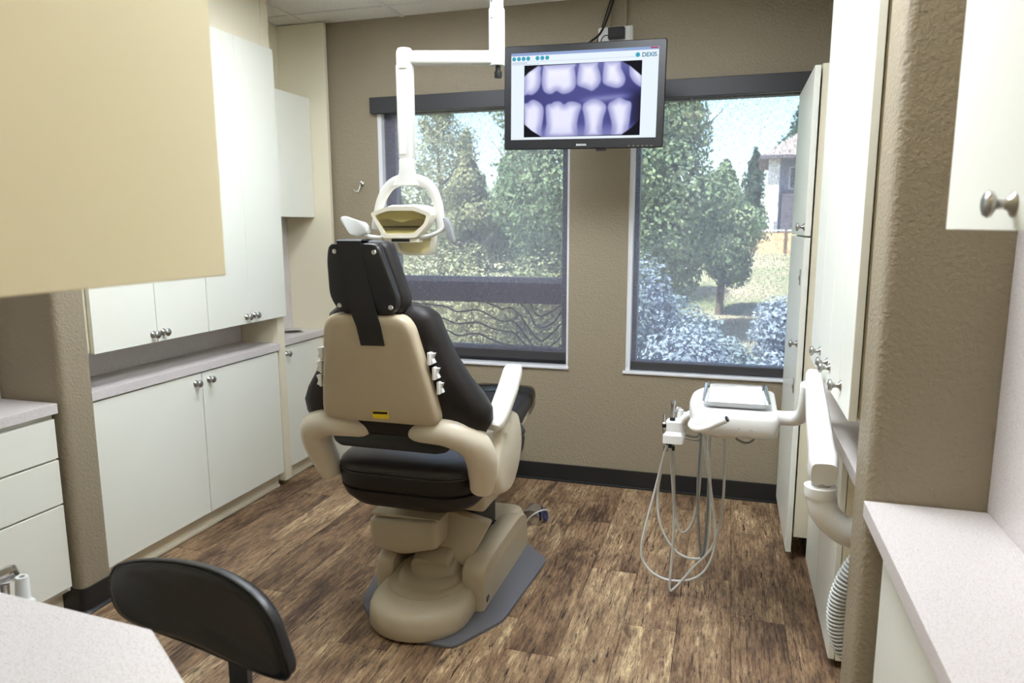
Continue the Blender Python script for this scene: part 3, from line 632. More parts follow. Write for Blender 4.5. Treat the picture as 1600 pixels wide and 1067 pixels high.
# foot pedal
t = thing('foot_pedal', (-.91, 3.41, 0), 'small chrome foot control with blue wire on the floor beyond the chair', 'foot pedal')
d_ = rounded([(-.975, .0), (-.975, .06), (-.94, .085), (-.885, .07), (-.875, .0)], [0, .02, .03, .02, 0], 4)
obj('housing', prismm([(x, 3.37, z+.001) for x, z in d_], (0, .10, 0), .004), Mt('steel'), t, smooth=40)
obj('pedal_disc', lathem([(.0001, 0), (.035, 0), (.035, .008), (.0001, .01)], (-.868, 3.42, .045), (1, 0, .3), 18), Mt('blue_plastic'), t, smooth=30)
obj('pedal_guard', tubem([(-.955, 3.362, .004), (-.93, 3.355, .045), (-.89, 3.36, .078), (-.862, 3.39, .082), (-.852, 3.43, .06), (-.855, 3.46, .004)], .004, 8, 6), Mt('hose'), t, smooth=60)

# ================================================================== DENTAL LIGHT
LX, LY = -1.255, 2.69
t = thing('dental_light', (-.885, 2.76, HC-.012), 'white ceiling-mounted dental operating light on a folding arm', 'dental light')
PXc, PYc = -.897, 2.76
obj('ceiling_flange', lathem([(.0001, -.012), (.09, -.012), (.09, -.03), (.04, -.05), (.0001, -.05)], (PXc, PYc, HC-.0), (0, 0, 1), 24), Mt('white_paint'), t, smooth=30)
po = obj('ceiling_post', lathem([(.0001, 2.34), (.026, 2.34), (.026, 2.70), (.0001, 2.70)], (PXc, PYc, 0), (0, 0, 1), 24), Mt('white_paint'), t, smooth=30)
obj('post_sleeve', lathem([(.0001, 2.14), (.03, 2.14), (.031, 2.20), (.0305, 2.345), (.028, 2.35), (.0001, 2.35)], (PXc, PYc, 0), (0, 0, 1), 24), Mt('white_paint'), t, smooth=30)
for z in (2.31, 2.37): obj('set_screw', lathem([(.0001, 0), (.003, 0), (.003, .002), (.0001, .002)], (PXc-.012, PYc-.0275, z), (-.4, -1, 0), 8), Mt('rubber'), po)
obj('post_knob', lathem([(.0001, 2.095), (.013, 2.095), (.015, 2.10), (.015, 2.118), (.010, 2.12), (.010, 2.14), (.0001, 2.14)], (PXc+.004, PYc, 0), (0, 0, 1), 16), Mt('rubber'), t, smooth=30)
def bar(a, b, w, h, seg=20): return tubem([a, tuple(Vector(a).lerp(Vector(b), .5)), b], 1.0, seg, prof=(w, h))
ar = obj('swing_arm', bar((LX, LY, 2.178), (PXc+.02, PYc, 2.168), .022, .026), Mt('white_paint'), t, smooth=50)
obj('arm_elbow', lathem([(.0001, -.04), (.03, -.04), (.033, -.02), (.033, .025), (.026, .038), (.0001, .04)], (LX, LY, 2.175), (0, 0, 1), 20), Mt('white_paint'), t, smooth=40)
da = obj('drop_arm', loft(B(), [[(LX+x, LY+y, z) for x, y in rrect(-w, -.022, w, .022, .008, 3)] for z, w in ((2.15, .032), (1.95, .031), (1.80, .029), (1.792, .026), (1.79, .029), (1.735, .029))]), Mt('white_paint'), t, smooth=40)
obj('arm_panel', boxm(LX-.020, LY-.0245, 1.81, LX+.006, LY-.0215, 2.14, .001, 1), Mt('lamp_shell'), da)
# yoke
ypts = [(LX-.148, LY, 1.515), (LX-.140, LY, 1.56), (LX-.118, LY, 1.635), (LX-.078, LY, 1.69), (LX-.02, LY, 1.712), (LX+.05, LY, 1.708), (LX+.10, LY, 1.68), (LX+.128, LY, 1.62), (LX+.137, LY, 1.56), (LX+.14, LY, 1.515)]
yk = obj('yoke', tubem(ypts, [1, 1, 1, 1.1, 1.25, 1.25, 1.1, 1, 1, 1], 16, 6, prof=(.014, .018)), Mt('white_paint'), t, smooth=60)
obj('yoke_neck', loft(B(), [[(LX+x, LY+y, z) for x, y in rrect(-w, -.024, w, .024, .01, 3)] for z, w in ((1.69, .058), (1.71, .045), (1.735, .031), (1.75, .0295))]), Mt('white_paint'), yk, smooth=50)
# lamp head: reflector housing with trapezoid front bezel, amber lower reflector, side handles
LZ = 1.54
hd = obj('lamp_housing', loft(B(), [[(LX+x*k, LY+.02-.05*(z-1.5)+yy, z) for x, yy in rrect(-.118, -.055, .122, .06, .03, 4)] for z, k in ((1.565, 1.0), (1.585, 1.02), (1.602, .82), (1.612, .5))]), Mt('lamp_shell'), t, smooth=60)
fo = rounded([(LX-.135, 1.580), (LX-.06, 1.604), (LX+.06, 1.604), (LX+.13, 1.578), (LX+.112, 1.535), (LX+.060, 1.482), (LX-.085, 1.480), (LX-.112, 1.535)], .012, 3)
fi = rounded([(LX-.117, 1.571), (LX-.055, 1.588), (LX+.053, 1.588), (LX+.110, 1.568), (LX+.094, 1.535), (LX+.048, 1.499), (LX-.072, 1.497), (LX-.096, 1.535)], .010, 3)
YF_ = lambda z: LY-.075+.35*(1.60-z)*.3
rings = [[(x, YF_(z)+.055, z) for x, z in fo], [(x, YF_(z), z) for x, z in fo], [(x, YF_(z)+.001, z) for x, z in fi], [(x, YF_(z)+.055, z) for x, z in fi], [(x, YF_(z)+.055, z) for x, z in fo]]
bz = obj('front_bezel', loft(B(), rings, cap=False), Mt('lamp_shell'), t, smooth=35)
obj('front_lens', prismm([(x, YF_(z)+.002, z) for x, z in fi], (0, .003, 0)), Mt('lamp_glass'), bz)
obj('reflector', prismm([(x, YF_(z)+.012+.022*(z-1.495)/.095, z) for x, z in fi], (0, .004, 0)), Mt('amber'), bz)
sw_ = [(LX-.108, 1.553), (LX-.06, 1.556), (LX-.03, 1.548), (LX, 1.543), (LX+.03, 1.550), (LX+.07, 1.556), (LX+.10, 1.552), (LX+.09, 1.535), (LX+.055, 1.512), (LX-.078, 1.510), (LX-.095, 1.535)]
obj('reflection_band', prismm([(x, YF_(z)+.009, z) for x, z in sw_], (0, .003, 0)), Mt('lamp_inner'), bz)  # wavy olive band imitates a mirror reflection inside the lamp
obj('band_slot', boxm(LX-.085, YF_(1.525)+.0075, 1.523, LX+.075, YF_(1.525)+.0095, 1.528), Mt('rubber'), bz)
obj('control_bar', boxm(LX-.085, LY-.055, 1.462, LX+.062, LY+.0, 1.481, .005), Mt('lamp_shell'), t, smooth=40)
obj('control_window', boxm(LX-.052, LY-.0568, 1.466, LX+.028, LY-.0545, 1.477, .0008, 1), Mt('rubber'), t)
lo = rounded([(LX-.088, 1.478), (LX-.062, 1.418), (LX-.02, 1.408), (LX+.05, 1.408), (LX+.088, 1.416), (LX+.102, 1.50), (LX+.05, 1.50)], .01, 3)
li = rounded([(LX-.072, 1.474), (LX-.050, 1.428), (LX-.018, 1.420), (LX+.046, 1.420), (LX+.078, 1.427), (LX+.090, 1.492), (LX+.045, 1.492)], .008, 3)
rings = [[(x, LY+.06, z) for x, z in lo], [(x, LY+.022, z) for x, z in lo], [(x, LY+.022, z) for x, z in li], [(x, LY+.05, z) for x, z in li]]
lr_ = obj('lower_reflector_rim', loft(B(), rings, cap=False), Mt('lamp_shell'), t, smooth=35)
obj('lower_reflector', prismm([(x, LY+.045, z) for x, z in li], (0, .006, 0)), Mt('reflector'), lr_)
for s, pts in ((-1, [(LX-.06, LY-.03, 1.478), (LX-.12, LY-.04, 1.482), (LX-.175, LY-.04, 1.492), (LX-.215, LY-.04, 1.53)]), (1, [(LX+.06, LY-.03, 1.482), (LX+.115, LY-.04, 1.492), (LX+.165, LY-.04, 1.515), (LX+.182, LY-.04, 1.54)])):
    hn = obj('handle_arm', tubem(pts, .0085, 10, 5), Mt('white_plastic'), t, smooth=60)
    if s < 0: hq = [(LX-.285, 1.558), (LX-.272, 1.570), (LX-.215, 1.552), (LX-.17, 1.540), (LX-.155, 1.500), (LX-.215, 1.485), (LX-.245, 1.500)]
    else: hq = [(LX+.168, 1.560), (LX+.185, 1.562), (LX+.200, 1.53), (LX+.215, 1.465), (LX+.206, 1.458), (LX+.190, 1.49), (LX+.178, 1.53)]
    obj('handle_grip', prismm([(x, LY-.055, z) for x, z in rounded(hq, .012, 3)], (0, .03, 0), .005, 2), Mt('hose_white' if s < 0 else 'grey_plastic'), hn, smooth=50)

# ================================================================== MONITOR
def text_bm(s, size, shear=0, ext=.0004, align='CENTER'):
    cu = bpy.data.curves.new('txt', 'FONT'); cu.body = s; cu.size = size; cu.align_x = align; cu.extrude = ext; cu.shear = shear; cu.offset = size*.02
    ob = bpy.data.objects.new('txt', cu); COL.objects.link(ob)
    dg = bpy.context.evaluated_depsgraph_get(); me = bpy.data.meshes.new_from_object(ob.evaluated_get(dg))
    bm = B(); bm.from_mesh(me); bpy.data.objects.remove(ob); bpy.data.curves.remove(cu); bpy.data.meshes.remove(me); return bm
def put_text(bm, x, y, z, sx=1):
    for v in bm.verts: v.co = Vector((x+v.co.x*sx, y-v.co.z, z+v.co.y))
    return bm
t = thing('monitor', (0, 0, 0), 'black wall-mounted flat screen showing a bitewing dental X-ray', 'monitor')
MW, MH = .3875, .2425
bm = B(); loft(bm, [[(x, y, z) for x, z in rrect(-MW, -MH, MW, MH, .012, 4, i)] for y, i in ((.06, .04), (.045, .012), (.01, .002), (-.008, 0), (-.0135, .004))])
obj('monitor_case', bm, Mt('bezel'), t, smooth=35)
SX0, SX1, SZ0, SZ1 = -.352, .352, -.195, .208; Ys = -.0142
obj('screen', boxm(SX0, Ys, SZ0, SX1, Ys+.0006, SZ1), Mt('screen_white'), t)
scn = t.children[-1] if False else bpy.data.objects[[o.name for o in bpy.data.objects if o.parent == t and o.name.startswith('screen')][-1]]
obj('title_bar', boxm(SX0, Ys-.0004, SZ1-.013, SX1, Ys-.0001, SZ1), Mt('screen_bar'), scn)
obj('window_buttons', boxm(SX1-.038, Ys-.0008, SZ1-.008, SX1-.004, Ys-.0005, SZ1-.002), Mt('screen_red'), scn)
for u in (.020, .054, .087, .120, .185, .219, .253):
    x = SX0+(SX1-SX0)*u; obj('toolbar_icon', lathem([(.0001, 0), (.0098, 0), (.0098, .0004), (.0001, .0004)], (x, Ys-.0001, SZ1-.026), (0, -1, 0), 16), Mt('screen_teal'), scn)
obj('logo_disc', lathem([(.0001, 0), (.0105, 0), (.0105, .0004), (.0001, .0004)], (SX1-.096, Ys-.0001, SZ1-.033), (0, -1, 0), 16), Mt('screen_teal'), scn)
obj('logo_text', put_text(text_bm('DEXIS', .026), SX1-.043, Ys-.0004, SZ1-.0425, .98), Mt('screen_text'), scn)
bm = B(); box(bm, SX0+.004, Ys-.0004, SZ1-.047, SX0+.08, Ys-.0001, SZ1-.045); box(bm, SX0+.004, Ys-.0004, SZ1-.053, SX0+.14, Ys-.0001, SZ1-.0515); box(bm, SX0, Ys-.0004, SZ1-.041, SX1, Ys-.0001, SZ1-.0403)
obj('toolbar_lines', bm, Mt('screen_grey'), scn)
obj('brand_text', put_text(text_bm('INSIGNIA', .0125), 0, -.0139, -.2275, .95), Mt('sill'), t)
for i in range(6): obj('button', boxm(.225+.021*i, -.0142, -.233, .233+.021*i, -.0132, -.2305), Mt('nickel'), t)
obj('status_window', boxm(-.03+.1, -.006, -.252, .02+.1, .01, -.2415, .002), Mt('bezel'), t)
# X-ray picture: a finely coloured panel
def sst(a, b, v): v = max(0, min(1, (v-a)/(b-a))); return v*v*(3-2*v)
def interp(p, v):
    if v <= p[0][0]: return p[0][1]
    for (a, b), (c, d) in zip(p, p[1:]):
        if v <= c: return b+(d-b)*(v-a)/(c-a)
    return p[-1][1]
import numpy as np
TP = [[(200,430),(310,425),(318,470),(322,520),(312,565),(290,595),(262,612),(235,610),(200,600)],
[(335,415),(325,480),(322,530),(330,570),(345,595),(375,607),(400,603),(415,592),(430,590),(450,602),(475,607),(510,598),(540,575),(553,540),(550,490),(540,440),(535,408)],
[(570,400),(560,460),(553,510),(556,545),(575,560),(605,570),(630,580),(655,588),(680,572),(700,550),(713,515),(705,470),(690,430),(683,395)],
[(727,393),(722,440),(718,490),(720,530),(740,550),(775,563),(810,570),(840,562),(860,540),(866,510),(858,480),(838,440),(825,390)],
[(885,385),(885,450),(890,490),(910,525),(945,555),(985,562),(985,440),(930,385)],
[(195,665),(230,660),(250,645),(275,640),(310,655),(335,680),(343,710),(340,760),(330,830),(320,895),(195,895)],
[(352,720),(352,690),(365,670),(390,665),(405,655),(430,650),(455,655),(470,668),(482,668),(500,655),(530,652),(560,658),(585,672),(590,695),(575,740),(565,800),(555,895),(360,895),(358,800)],
[(592,700),(600,670),(625,650),(660,637),(695,640),(725,655),(748,680),(750,710),(735,760),(728,820),(725,895),(612,895),(612,810),(605,750)],
[(755,695),(765,665),(795,645),(820,630),(840,630),(870,645),(900,655),(910,680),(905,740),(900,800),(880,895),(785,895),(785,810),(770,745)]]
OC = [(206,500),(240,468),(300,427),(835,394),(890,425),(965,490),(962,770),(915,825),(850,873),(330,883),(260,840),(213,800)]
def sdf(poly, X, Y):
    d = np.full(X.shape, 1e9); ins = np.zeros(X.shape, bool); n_ = len(poly)
    for i in range(n_):
        ax, ay = poly[i]; bx, by = poly[(i+1) % n_]; ex, ey = bx-ax, by-ay
        t_ = np.clip(((X-ax)*ex+(Y-ay)*ey)/(ex*ex+ey*ey), 0, 1)
        d = np.minimum(d, np.hypot(X-ax-ex*t_, Y-ay-ey*t_))
        c_ = ((ay > Y) != (by > Y)) & (X < ex*(Y-ay)/(by-ay+1e-9)+ax); ins ^= c_
    return np.where(ins, d, -d)
def nss(a, b, v): v = np.clip((v-a)/(b-a), 0, 1); return v*v*(3-2*v)
def xray_grid(NU, NV):
    u, v = np.meshgrid(np.linspace(0, 1, NU+1), np.linspace(0, 1, NV+1))
    X = 208+757*u; Y = (425-37*u)*(1-v)+(885-7*u)*v
    b = .12+.05*np.sin(3*u)-.10*nss(.80, 1, u)*nss(.28, .5, v)+.10*nss(.26, .0, v)+.16*nss(.78, .97, v)
    b = b+.20*np.exp(-((v-(.50-.12*(u-.6)))/.04)**2)*nss(.45, .62, u)*nss(.97, .8, u)
    for k_, P2 in enumerate(TP):
        q = [(p.x, p.y) for p in smooth_path([(a, c, 0) for a, c in P2+[P2[0]]], 4)[:-1]]
        d = sdf(q, X, Y); m_ = nss(-4, 9, d); core = .50+.41*nss(0, 58, d)
        if k_ > 4: core = core-.10*nss(.80, 1, v)-.06*np.exp(-((d-30)/10)**2)*nss(.75, .9, v)
        else: core = core+.05*nss(.25, .1, v)
        b = b*(1-m_)+m_*core
    b = np.clip(b, 0, 1); o_ = nss(-3, 3, sdf(OC, X, Y))
    col = np.stack([.02+.86*b**1.5, .018+.86*b**1.46, .10*np.minimum(1, b*5)+.92*b**.95, np.ones_like(b)], -1)
    col[..., :3] = np.clip(col[..., :3], 0, 1)*o_[..., None]+np.array([.012, .011, .016])*(1-o_[..., None])
    return col.reshape(-1)
NU, NV = 190, 118; ix0, ix1 = SX0+.093*(SX1-SX0), SX0+.894*(SX1-SX0); iz1, iz0 = SZ1-.142*(SZ1-SZ0), SZ1-.972*(SZ1-SZ0)
me = bpy.data.meshes.new('xray_image')
vv = [(ix0+(ix1-ix0)*i/NU, Ys-.0006, iz1-(iz1-iz0)*j/NV) for j in range(NV+1) for i in range(NU+1)]
ff = [(j*(NU+1)+i, (j+1)*(NU+1)+i, (j+1)*(NU+1)+i+1, j*(NU+1)+i+1) for j in range(NV) for i in range(NU)]
me.from_pydata(vv, [], ff); ca = me.color_attributes.new('Col', 'FLOAT_COLOR', 'POINT')
ca.data.foreach_set('color', xray_grid(NU, NV))
m = bpy.data.materials.new('xray'); m.use_nodes = True; n = m.node_tree.nodes; n.clear()
e = n.new('ShaderNodeEmission'); at_ = n.new('ShaderNodeVertexColor'); at_.layer_name = 'Col'; oo = n.new('ShaderNodeOutputMaterial'); e.inputs[1].default_value = 1.0
m.node_tree.links.new(at_.outputs[0], e.inputs[0]); m.node_tree.links.new(e.outputs[0], oo.inputs[0]); me.materials.append(m)
xo_ = bpy.data.objects.new('xray_image', me); COL.objects.link(xo_); xo_.parent = scn
mb = obj('mount_plate', boxm(-.10, .06, -.10, .10, .085, .10, .004), Mt('black_metal'), t)
obj('mount_arm', tubem([(0, .08, 0), (.02, .30, 0), (0, .53, 0)], .025, 10), Mt('black_metal'), mb, smooth=40)
t.location = (-.7075, 3.50, 2.137); t.rotation_euler = (math.radians(1.5), math.radians(.9), math.radians(1.0))

# junction box, adapter, conduits, cables
t = thing('power_box', (-.63, 4.03, 2.50), 'white surface power box on the wall above the monitor', 'power box')
obj('box_body', boxm(-.722, 4.005, 2.475, -.545, 4.049, 2.576, .003), Mt('white_paint'), t); obj('face_plate', boxm(-.728, 3.999, 2.47, -.56, 4.005, 2.571, .002), Mt('white_plastic'), t)
t = thing('power_adapter', (-.62, 3.96, 2.51), 'small black ribbed power adapter plugged into the white box', 'adapter')
bm = B(); box(bm, -.67, 3.955, 2.505, -.583, 3.9985, 2.562, .004)
for i in range(6): box(bm, -.664, 3.952, 2.512+.008*i, -.589, 3.956, 2.516+.008*i)
obj('adapter_body', bm, Mt('rubber'), t); obj('adapter_lead', tubem([(-.668, 3.97, 2.525), (-.69, 3.96, 2.52), (-.705, 3.95, 2.49), (-.70, 3.9, 2.40)], .0028, 6, 5), Mt('rubber'), t)
for x, l in ((-.672, 'left'), (-.588, 'right')):
    o = obj('conduit', tubem([(x, 4.038, 2.574), (x, 4.038, 2.738)], .010, 10), Mt('wall_brown'), smooth=40, loc=(x, 4.038, 2.574)); tag(o, 'brown painted conduit on the %s going up from the white power box' % l, 'conduit', 'conduits above the monitor')
for i, (a, lab) in enumerate((([(-.648, 4.02, 2.738), (-.672, 4.01, 2.65), (-.715, 3.98, 2.54), (-.76, 3.85, 2.45), (-.75, 3.62, 2.28)], 'thicker black cable dropping from the ceiling behind the monitor'), ([(-.665, 4.03, 2.738), (-.70, 4.02, 2.62), (-.735, 4.0, 2.50), (-.72, 3.9, 2.42), (-.70, 3.62, 2.26)], 'thinner black cable dropping from the ceiling behind the monitor'))):
    o = obj('cable', tubem(a, .006 if i == 0 else .003, 8, 8), Mt('rubber'), smooth=60, loc=a[0]); tag(o, lab, 'cable', 'monitor cables')
# robe hook
t = thing('wall_hook', (-2.205, 4.05, 1.77), 'chrome double robe hook on the brown wall beside the left window', 'hook')
obj('hook_base', lathem([(.0001, .001), (.013, .001), (.013, .006), (.007, .012), (.0001, .014)], (-2.196, 4.05, 1.788), (0, -1, 0), 16), Mt('nickel'), t, smooth=30)
obj('hook_arm', tubem([(-2.196, 4.04, 1.788), (-2.193, 4.02, 1.785), (-2.194, 4.008, 1.762), (-2.200, 4.0, 1.742), (-2.212, 3.99, 1.738), (-2.222, 3.985, 1.750)], .0042, 8, 5), Mt('nickel'), t, smooth=60)
obj('hook_prong', tubem([(-2.196, 4.04, 1.788), (-2.188, 4.015, 1.792), (-2.176, 3.998, 1.796)], .0042, 8, 5), Mt('nickel'), t, smooth=60)

# ================================================================== DELIVERY UNIT
t = thing('delivery_unit', (.35, 2.2, .70), 'white dental delivery unit with instrument head on a swing arm', 'delivery unit')
obj('wall_elbow', tubem([(.47, 2.06, .672), (.40, 2.06, .675), (.335, 2.06, .690), (.285, 2.06, .735), (.268, 2.06, .80)], .040, 20, 6), Mt('white_plastic'), t, smooth=60)
obj('elbow_collar', lathem([(.0001, .783), (.0415, .783), (.043, .79), (.043, .812), (.030, .815), (.0001, .815)], (.268, 2.06, 0), (0, 0, 1), 24), Mt('white_plastic'), t, smooth=30)
obj('pivot_ring', lathem([(.0001, .812), (.026, .812), (.026, .826), (.0001, .826)], (.27, 2.06, 0), (0, 0, 1), 20), Mt('nickel'), t, smooth=30)
A0, A1 = Vector((.270, 2.03, .858)), Vector((.284, 2.54, 1.03))
am = obj('spring_arm', tubem([A0, A0.lerp(A1, .04), A0.lerp(A1, .5), A0.lerp(A1, .96), A1], [.82, 1, .88, .70, .55], 28, 0, prof=(.037, .042)), Mt('white_plastic'), t, smooth=50)
ec = obj('arm_end_cap', tubem([A0+Vector((0, -.006, -.002)), A0.lerp(A1, .03), A0.lerp(A1, .10)], [.86, 1.02, 1.04], 28, 0, prof=(.0375, .0425)), Mt('white_plastic'), am, smooth=50)
obj('head_tube', tubem([(.270, 2.52, 1.0), (.270, 2.54, .95), (.268, 2.58, .89), (.25, 2.62, .858), (.215, 2.635, .850), (.16, 2.635, .850)], .026, 18, 6), Mt('white_plastic'), t, smooth=60)
hp_ = [(.185, 2.50), (.192, 2.92), (-.06, 2.955), (-.115, 2.86), (-.125, 2.70), (-.105, 2.55), (-.07, 2.51)]
hp_ = rounded(hp_, [.03, .03, .06, .08, .1, .06, .05], 5)
def hdr(z, k): return [(.04+(x-.04)*k, 2.72+(y-2.72)*k, z) for x, y in hp_]
hdo = obj('instrument_head', loft(B(), [hdr(.795, .86), hdr(.80, .93), hdr(.812, .985), hdr(.835, 1), hdr(.865, 1), hdr(.880, .975), hdr(.886, .93), hdr(.887, .8)]), Mt('white_plastic'), t, smooth=50)
for x, l in ((.055, 0), (.095, 1)):
    obj('front_mark', lathem([(.0001, 0), (.006, 0), (.006, .0006), (.0001, .0006)], (x, 2.5035, .832), (0, -1, 0), 12), Mt('hose'), hdo)
obj('grab_handle', tubem([(-.10, 2.60, .832), (-.105, 2.53, .828), (-.085, 2.50, .824), (-.05, 2.49, .836), (.012, 2.478, .872)], .0125, 14, 6), Mt('white_plastic'), t, smooth=60)
obj('handle_tip', lathem([(.0001, 0), (.0105, 0), (.0105, .006), (.0001, .006)], (.012, 2.478, .872), (.8, -.15, .5), 12), Mt('rubber'), t)
# instrument holder
obj('holder_arm', tubem([(-.09, 2.74, .825), (-.13, 2.76, .80), (-.165, 2.775, .755)], .016, 12, 5), Mt('white_plastic'), t, smooth=60)
hl = rounded([(-.222, 2.735), (-.145, 2.735), (-.135, 2.80), (-.15, 2.84), (-.205, 2.84), (-.218, 2.80)], .015, 3)
obj('holder_block', loft(B(), [[(x, y, z) for x, y in hl] for z in (.690, .694, .722)]+[[(-.175+(x+.175)*.8, 2.79+(y-2.79)*.8, z) for x, y in hl] for z in (.735, .765, .772)]), Mt('white_plastic'), t, smooth=40)
bm = B(); tube(bm, [(-.145, 2.78, .705), (-.10, 2.79, .695), (-.075, 2.80, .70)], .003, 6, 4); tube(bm, [(-.145, 2.79, .715), (-.09, 2.80, .71), (-.085, 2.82, .77), (-.09, 2.84, .80)], .004, 6, 4)
obj('holder_wires', bm, Mt('hose_dark'), t, smooth=60)
obj('loop_hose', tubem([(.02, 2.84, .80), (.026, 2.85, .745), (.054, 2.85, .70), (.097, 2.85, .685), (.129, 2.85, .719), (.131, 2.85, .80)], .0045, 8, 6), Mt('hose_dark'), t, smooth=60)
obj('under_valve', boxm(-.03, 2.60, .765, .05, 2.68, .797, .01, 2), Mt('lamp_shell'), t, smooth=40)
# handpieces (held in the holder) each with its hose
H = [([(-.204, 2.78, .685), (-.25, 2.85, .469), (-.301, 2.85, .211), (-.279, 2.85, .114), (-.199, 2.85, .069), (-.095, 2.85, .084), (-.034, 2.85, .149), (-.007, 2.85, .278), (-.035, 2.85, .492), (-.07, 2.85, .72), (-.06, 2.80, .80)], 'hose_white'),
     ([(-.194, 2.785, .672), (-.175, 2.85, .367), (-.176, 2.85, .172), (-.180, 2.84, .045), (-.165, 2.84, .035), (-.097, 2.85, .126), (-.013, 2.85, .25), (.016, 2.85, .444), (.009, 2.85, .73), (.01, 2.80, .80)], 'hose'),
     ([(-.213, 2.8, .652), (-.246, 2.9, .424), (-.231, 2.9, .284), (-.167, 2.9, .178), (-.087, 2.9, .152), (-.040, 2.91, .197), (-.034, 2.9, .42), (-.05, 2.88, .68), (-.04, 2.84, .80)], 'hose_white'),
     ([(-.185, 2.81, .654), (-.175, 2.92, .368), (-.15, 2.92, .257), (-.107, 2.92, .291), (-.081, 2.92, .434), (-.078, 2.92, .681), (-.07, 2.88, .80)], 'hose')]
P_ = [((-.214, 2.755, .715), (-.220, 2.75, .805), 'slim steel handpiece at the front of the instrument holder', 'chrome', .0085),
      ((-.190, 2.780, .715), (-.187, 2.785, .855), 'tall steel handpiece with round head in the instrument holder', 'steel', .0095),
      ((-.172, 2.805, .715), (-.160, 2.815, .815), 'white air-water syringe in the instrument holder', 'white_plastic', .010),
      ((-.150, 2.815, .715), (-.145, 2.820, .80), 'stubby white handpiece at the back of the instrument holder', 'hose_white', .012)]
for i, (a, b, lab, mt_, r) in enumerate(P_):
    a, b = Vector(a), Vector(b); d = (b-a); L_ = d.length
    q = thing('handpiece', tuple(a), lab, 'handpiece', 'handpieces in the delivery holder')
    if i == 0: pf = [(.0001, 0), (r*.9, 0), (r, .01), (r, L_*.55), (r*.7, L_*.6), (r*.45, L_*.62), (r*.5, L_*.98), (.0001, L_)]
    elif i == 1: pf = [(.0001, 0), (r*.9, 0), (r, .01), (r*.95, L_*.45), (r*.75, L_*.5), (r*.8, L_*.8), (r*.9, L_*.84), (r*1.05, L_*.90), (r*.95, L_*.97), (.0001, L_)]
    elif i == 2: pf = [(.0001, 0), (r*.9, 0), (r, .01), (r*.8, L_*.5), (r*1.1, L_*.75), (r*1.2, L_*.95), (.0001, L_)]
    else: pf = [(.0001, 0), (r*.9, 0), (r, .01), (r, L_*.7), (r*1.3, L_*.72), (r*1.35, L_*.9), (r*1.1, L_*.98), (.0001, L_)]
    obj('handpiece_body', lathem(pf, a, d, 16), Mt(mt_), q, smooth=40)
    obj('grip_ring', lathem([(.0001, 0), (r*1.08, 0), (r*1.08, .014), (.0001, .014)], a+d*.40, d, 14), Mt('rubber' if i < 2 else 'hose'), q, smooth=30)
    if i == 2: obj('syringe_nozzle', tubem([b, b+Vector((-.012, -.01, .004)), b+Vector((-.02, -.015, -.012))], .004, 8, 3), Mt('chrome'), q, smooth=50)
    hs = obj('hose', tubem(H[i][0], .0052, 8, 8), Mt(H[i][1]), q, smooth=60)
    p0 = Vector(H[i][0][0]); obj('hose_fitting', lathem([(.0001, 0), (.008, 0), (.008, .02), (.0001, .02)], (p0.x, p0.y, p0.z-.012), (0, 0, 1), 12), Mt('rubber'), hs, smooth=30)
q = obj('suction_hose', tubem([(-.08, 2.88, .80), (-.083, 2.9, .70), (-.085, 2.9, .441), (-.072, 2.9, .25), (-.058, 2.9, .16), (-.047, 2.9, .25), (-.043, 2.9, .474), (-.048, 2.88, .70), (-.05, 2.86, .80)], .0055, 8, 8), Mt('hose_dark'), smooth=60, loc=(-.06, 2.9, .16)); tag(q, 'darker grey hose hanging in a narrow loop behind the pale hoses', 'hose')
# tray + paper cover
t = thing('instrument_tray', (.05, 2.72, .890), 'shallow steel instrument tray lined with white paper on the delivery head', 'tray')
def tr(z, i): return [(x, y, z) for x, y in rrect(-.073, 2.555, .160, 2.893, .022, 5, i)]
obj('tray_pan', loft(B(), [tr(.892, .014), tr(.9075, .004), tr(.9105, 0), tr(.9115, .002), tr(.9085, .008), tr(.8945, .017), tr(.8942, .05)]), Mt('chrome'), t, smooth=40)
obj('tray_liner', loft(B(), [tr(.8948, .019), tr(.8962, .019)]), Mt('paper'), t)
# corrugated suction hose beside the right partition
cp = smooth_path([(.468, 2.28, .55), (.435, 2.28, .525), (.402, 2.28, .47), (.379, 2.28, .40), (.371, 2.28, .33), (.379, 2.28, .26), (.405, 2.28, .20), (.468, 2.28, .145)], 40)
t = thing('corrugated_hose', (.40, 2.22, .17), 'grey ribbed corrugated hose curving out beside the right brown partition', 'hose')
obj('hose_core', tubem(cp[::4], .0275, 14), Mt('hose_dark'), t, smooth=60)
bm = B()
acc = 0
for i in range(0, len(cp)-1):
    acc += (cp[i+1]-cp[i]).length
    if acc >= .0115:
        acc = 0; d = (cp[i+1]-cp[i]).normalized()
        lathe(bm, [(.026, -.0032), (.032, -.002), (.032, .002), (.026, .0032)], cp[i], d, 16)
tag(obj('hose_rib', bm, Mt('hose_white'), t, smooth=50), kind='stuff')

# ================================================================== STOOL
SP = [(-1.221, .775), (-1.213, .807), (-1.187, .833), (-1.10, .860), (-.985, .879), (-.885, .882), (-.803, .865), (-.758, .834), (-.735, .791), (-.717, .75), (-.723, .732), (-.743, .722), (-.807, .713), (-.892, .709), (-1.001, .709), (-1.099, .708), (-1.17, .713), (-1.208, .732)]
SPs = [(p.x, p.y) for p in smooth_path([(a, b, 0) for a, b in SP+[SP[0]]], 3)[:-1]]
def sring(dy, ins):
    out = []
    for x, z in SPs:
        d = Vector((x+.97, z-.795)); k = max(0, 1-ins/max(d.length, .01)); xx, zz = -.97+d.x*k, .795+d.y*k
        y = 1.1-.2083*(xx+1.2)
        bow = .012*((xx+.97)/.25)**2
        out.append((xx+dy*.2, y+dy-bow+.006, zz))
    return out
t = thing('dental_stool', (-.90, .93, 0), 'black vinyl stool with curved backrest in the left foreground', 'stool')
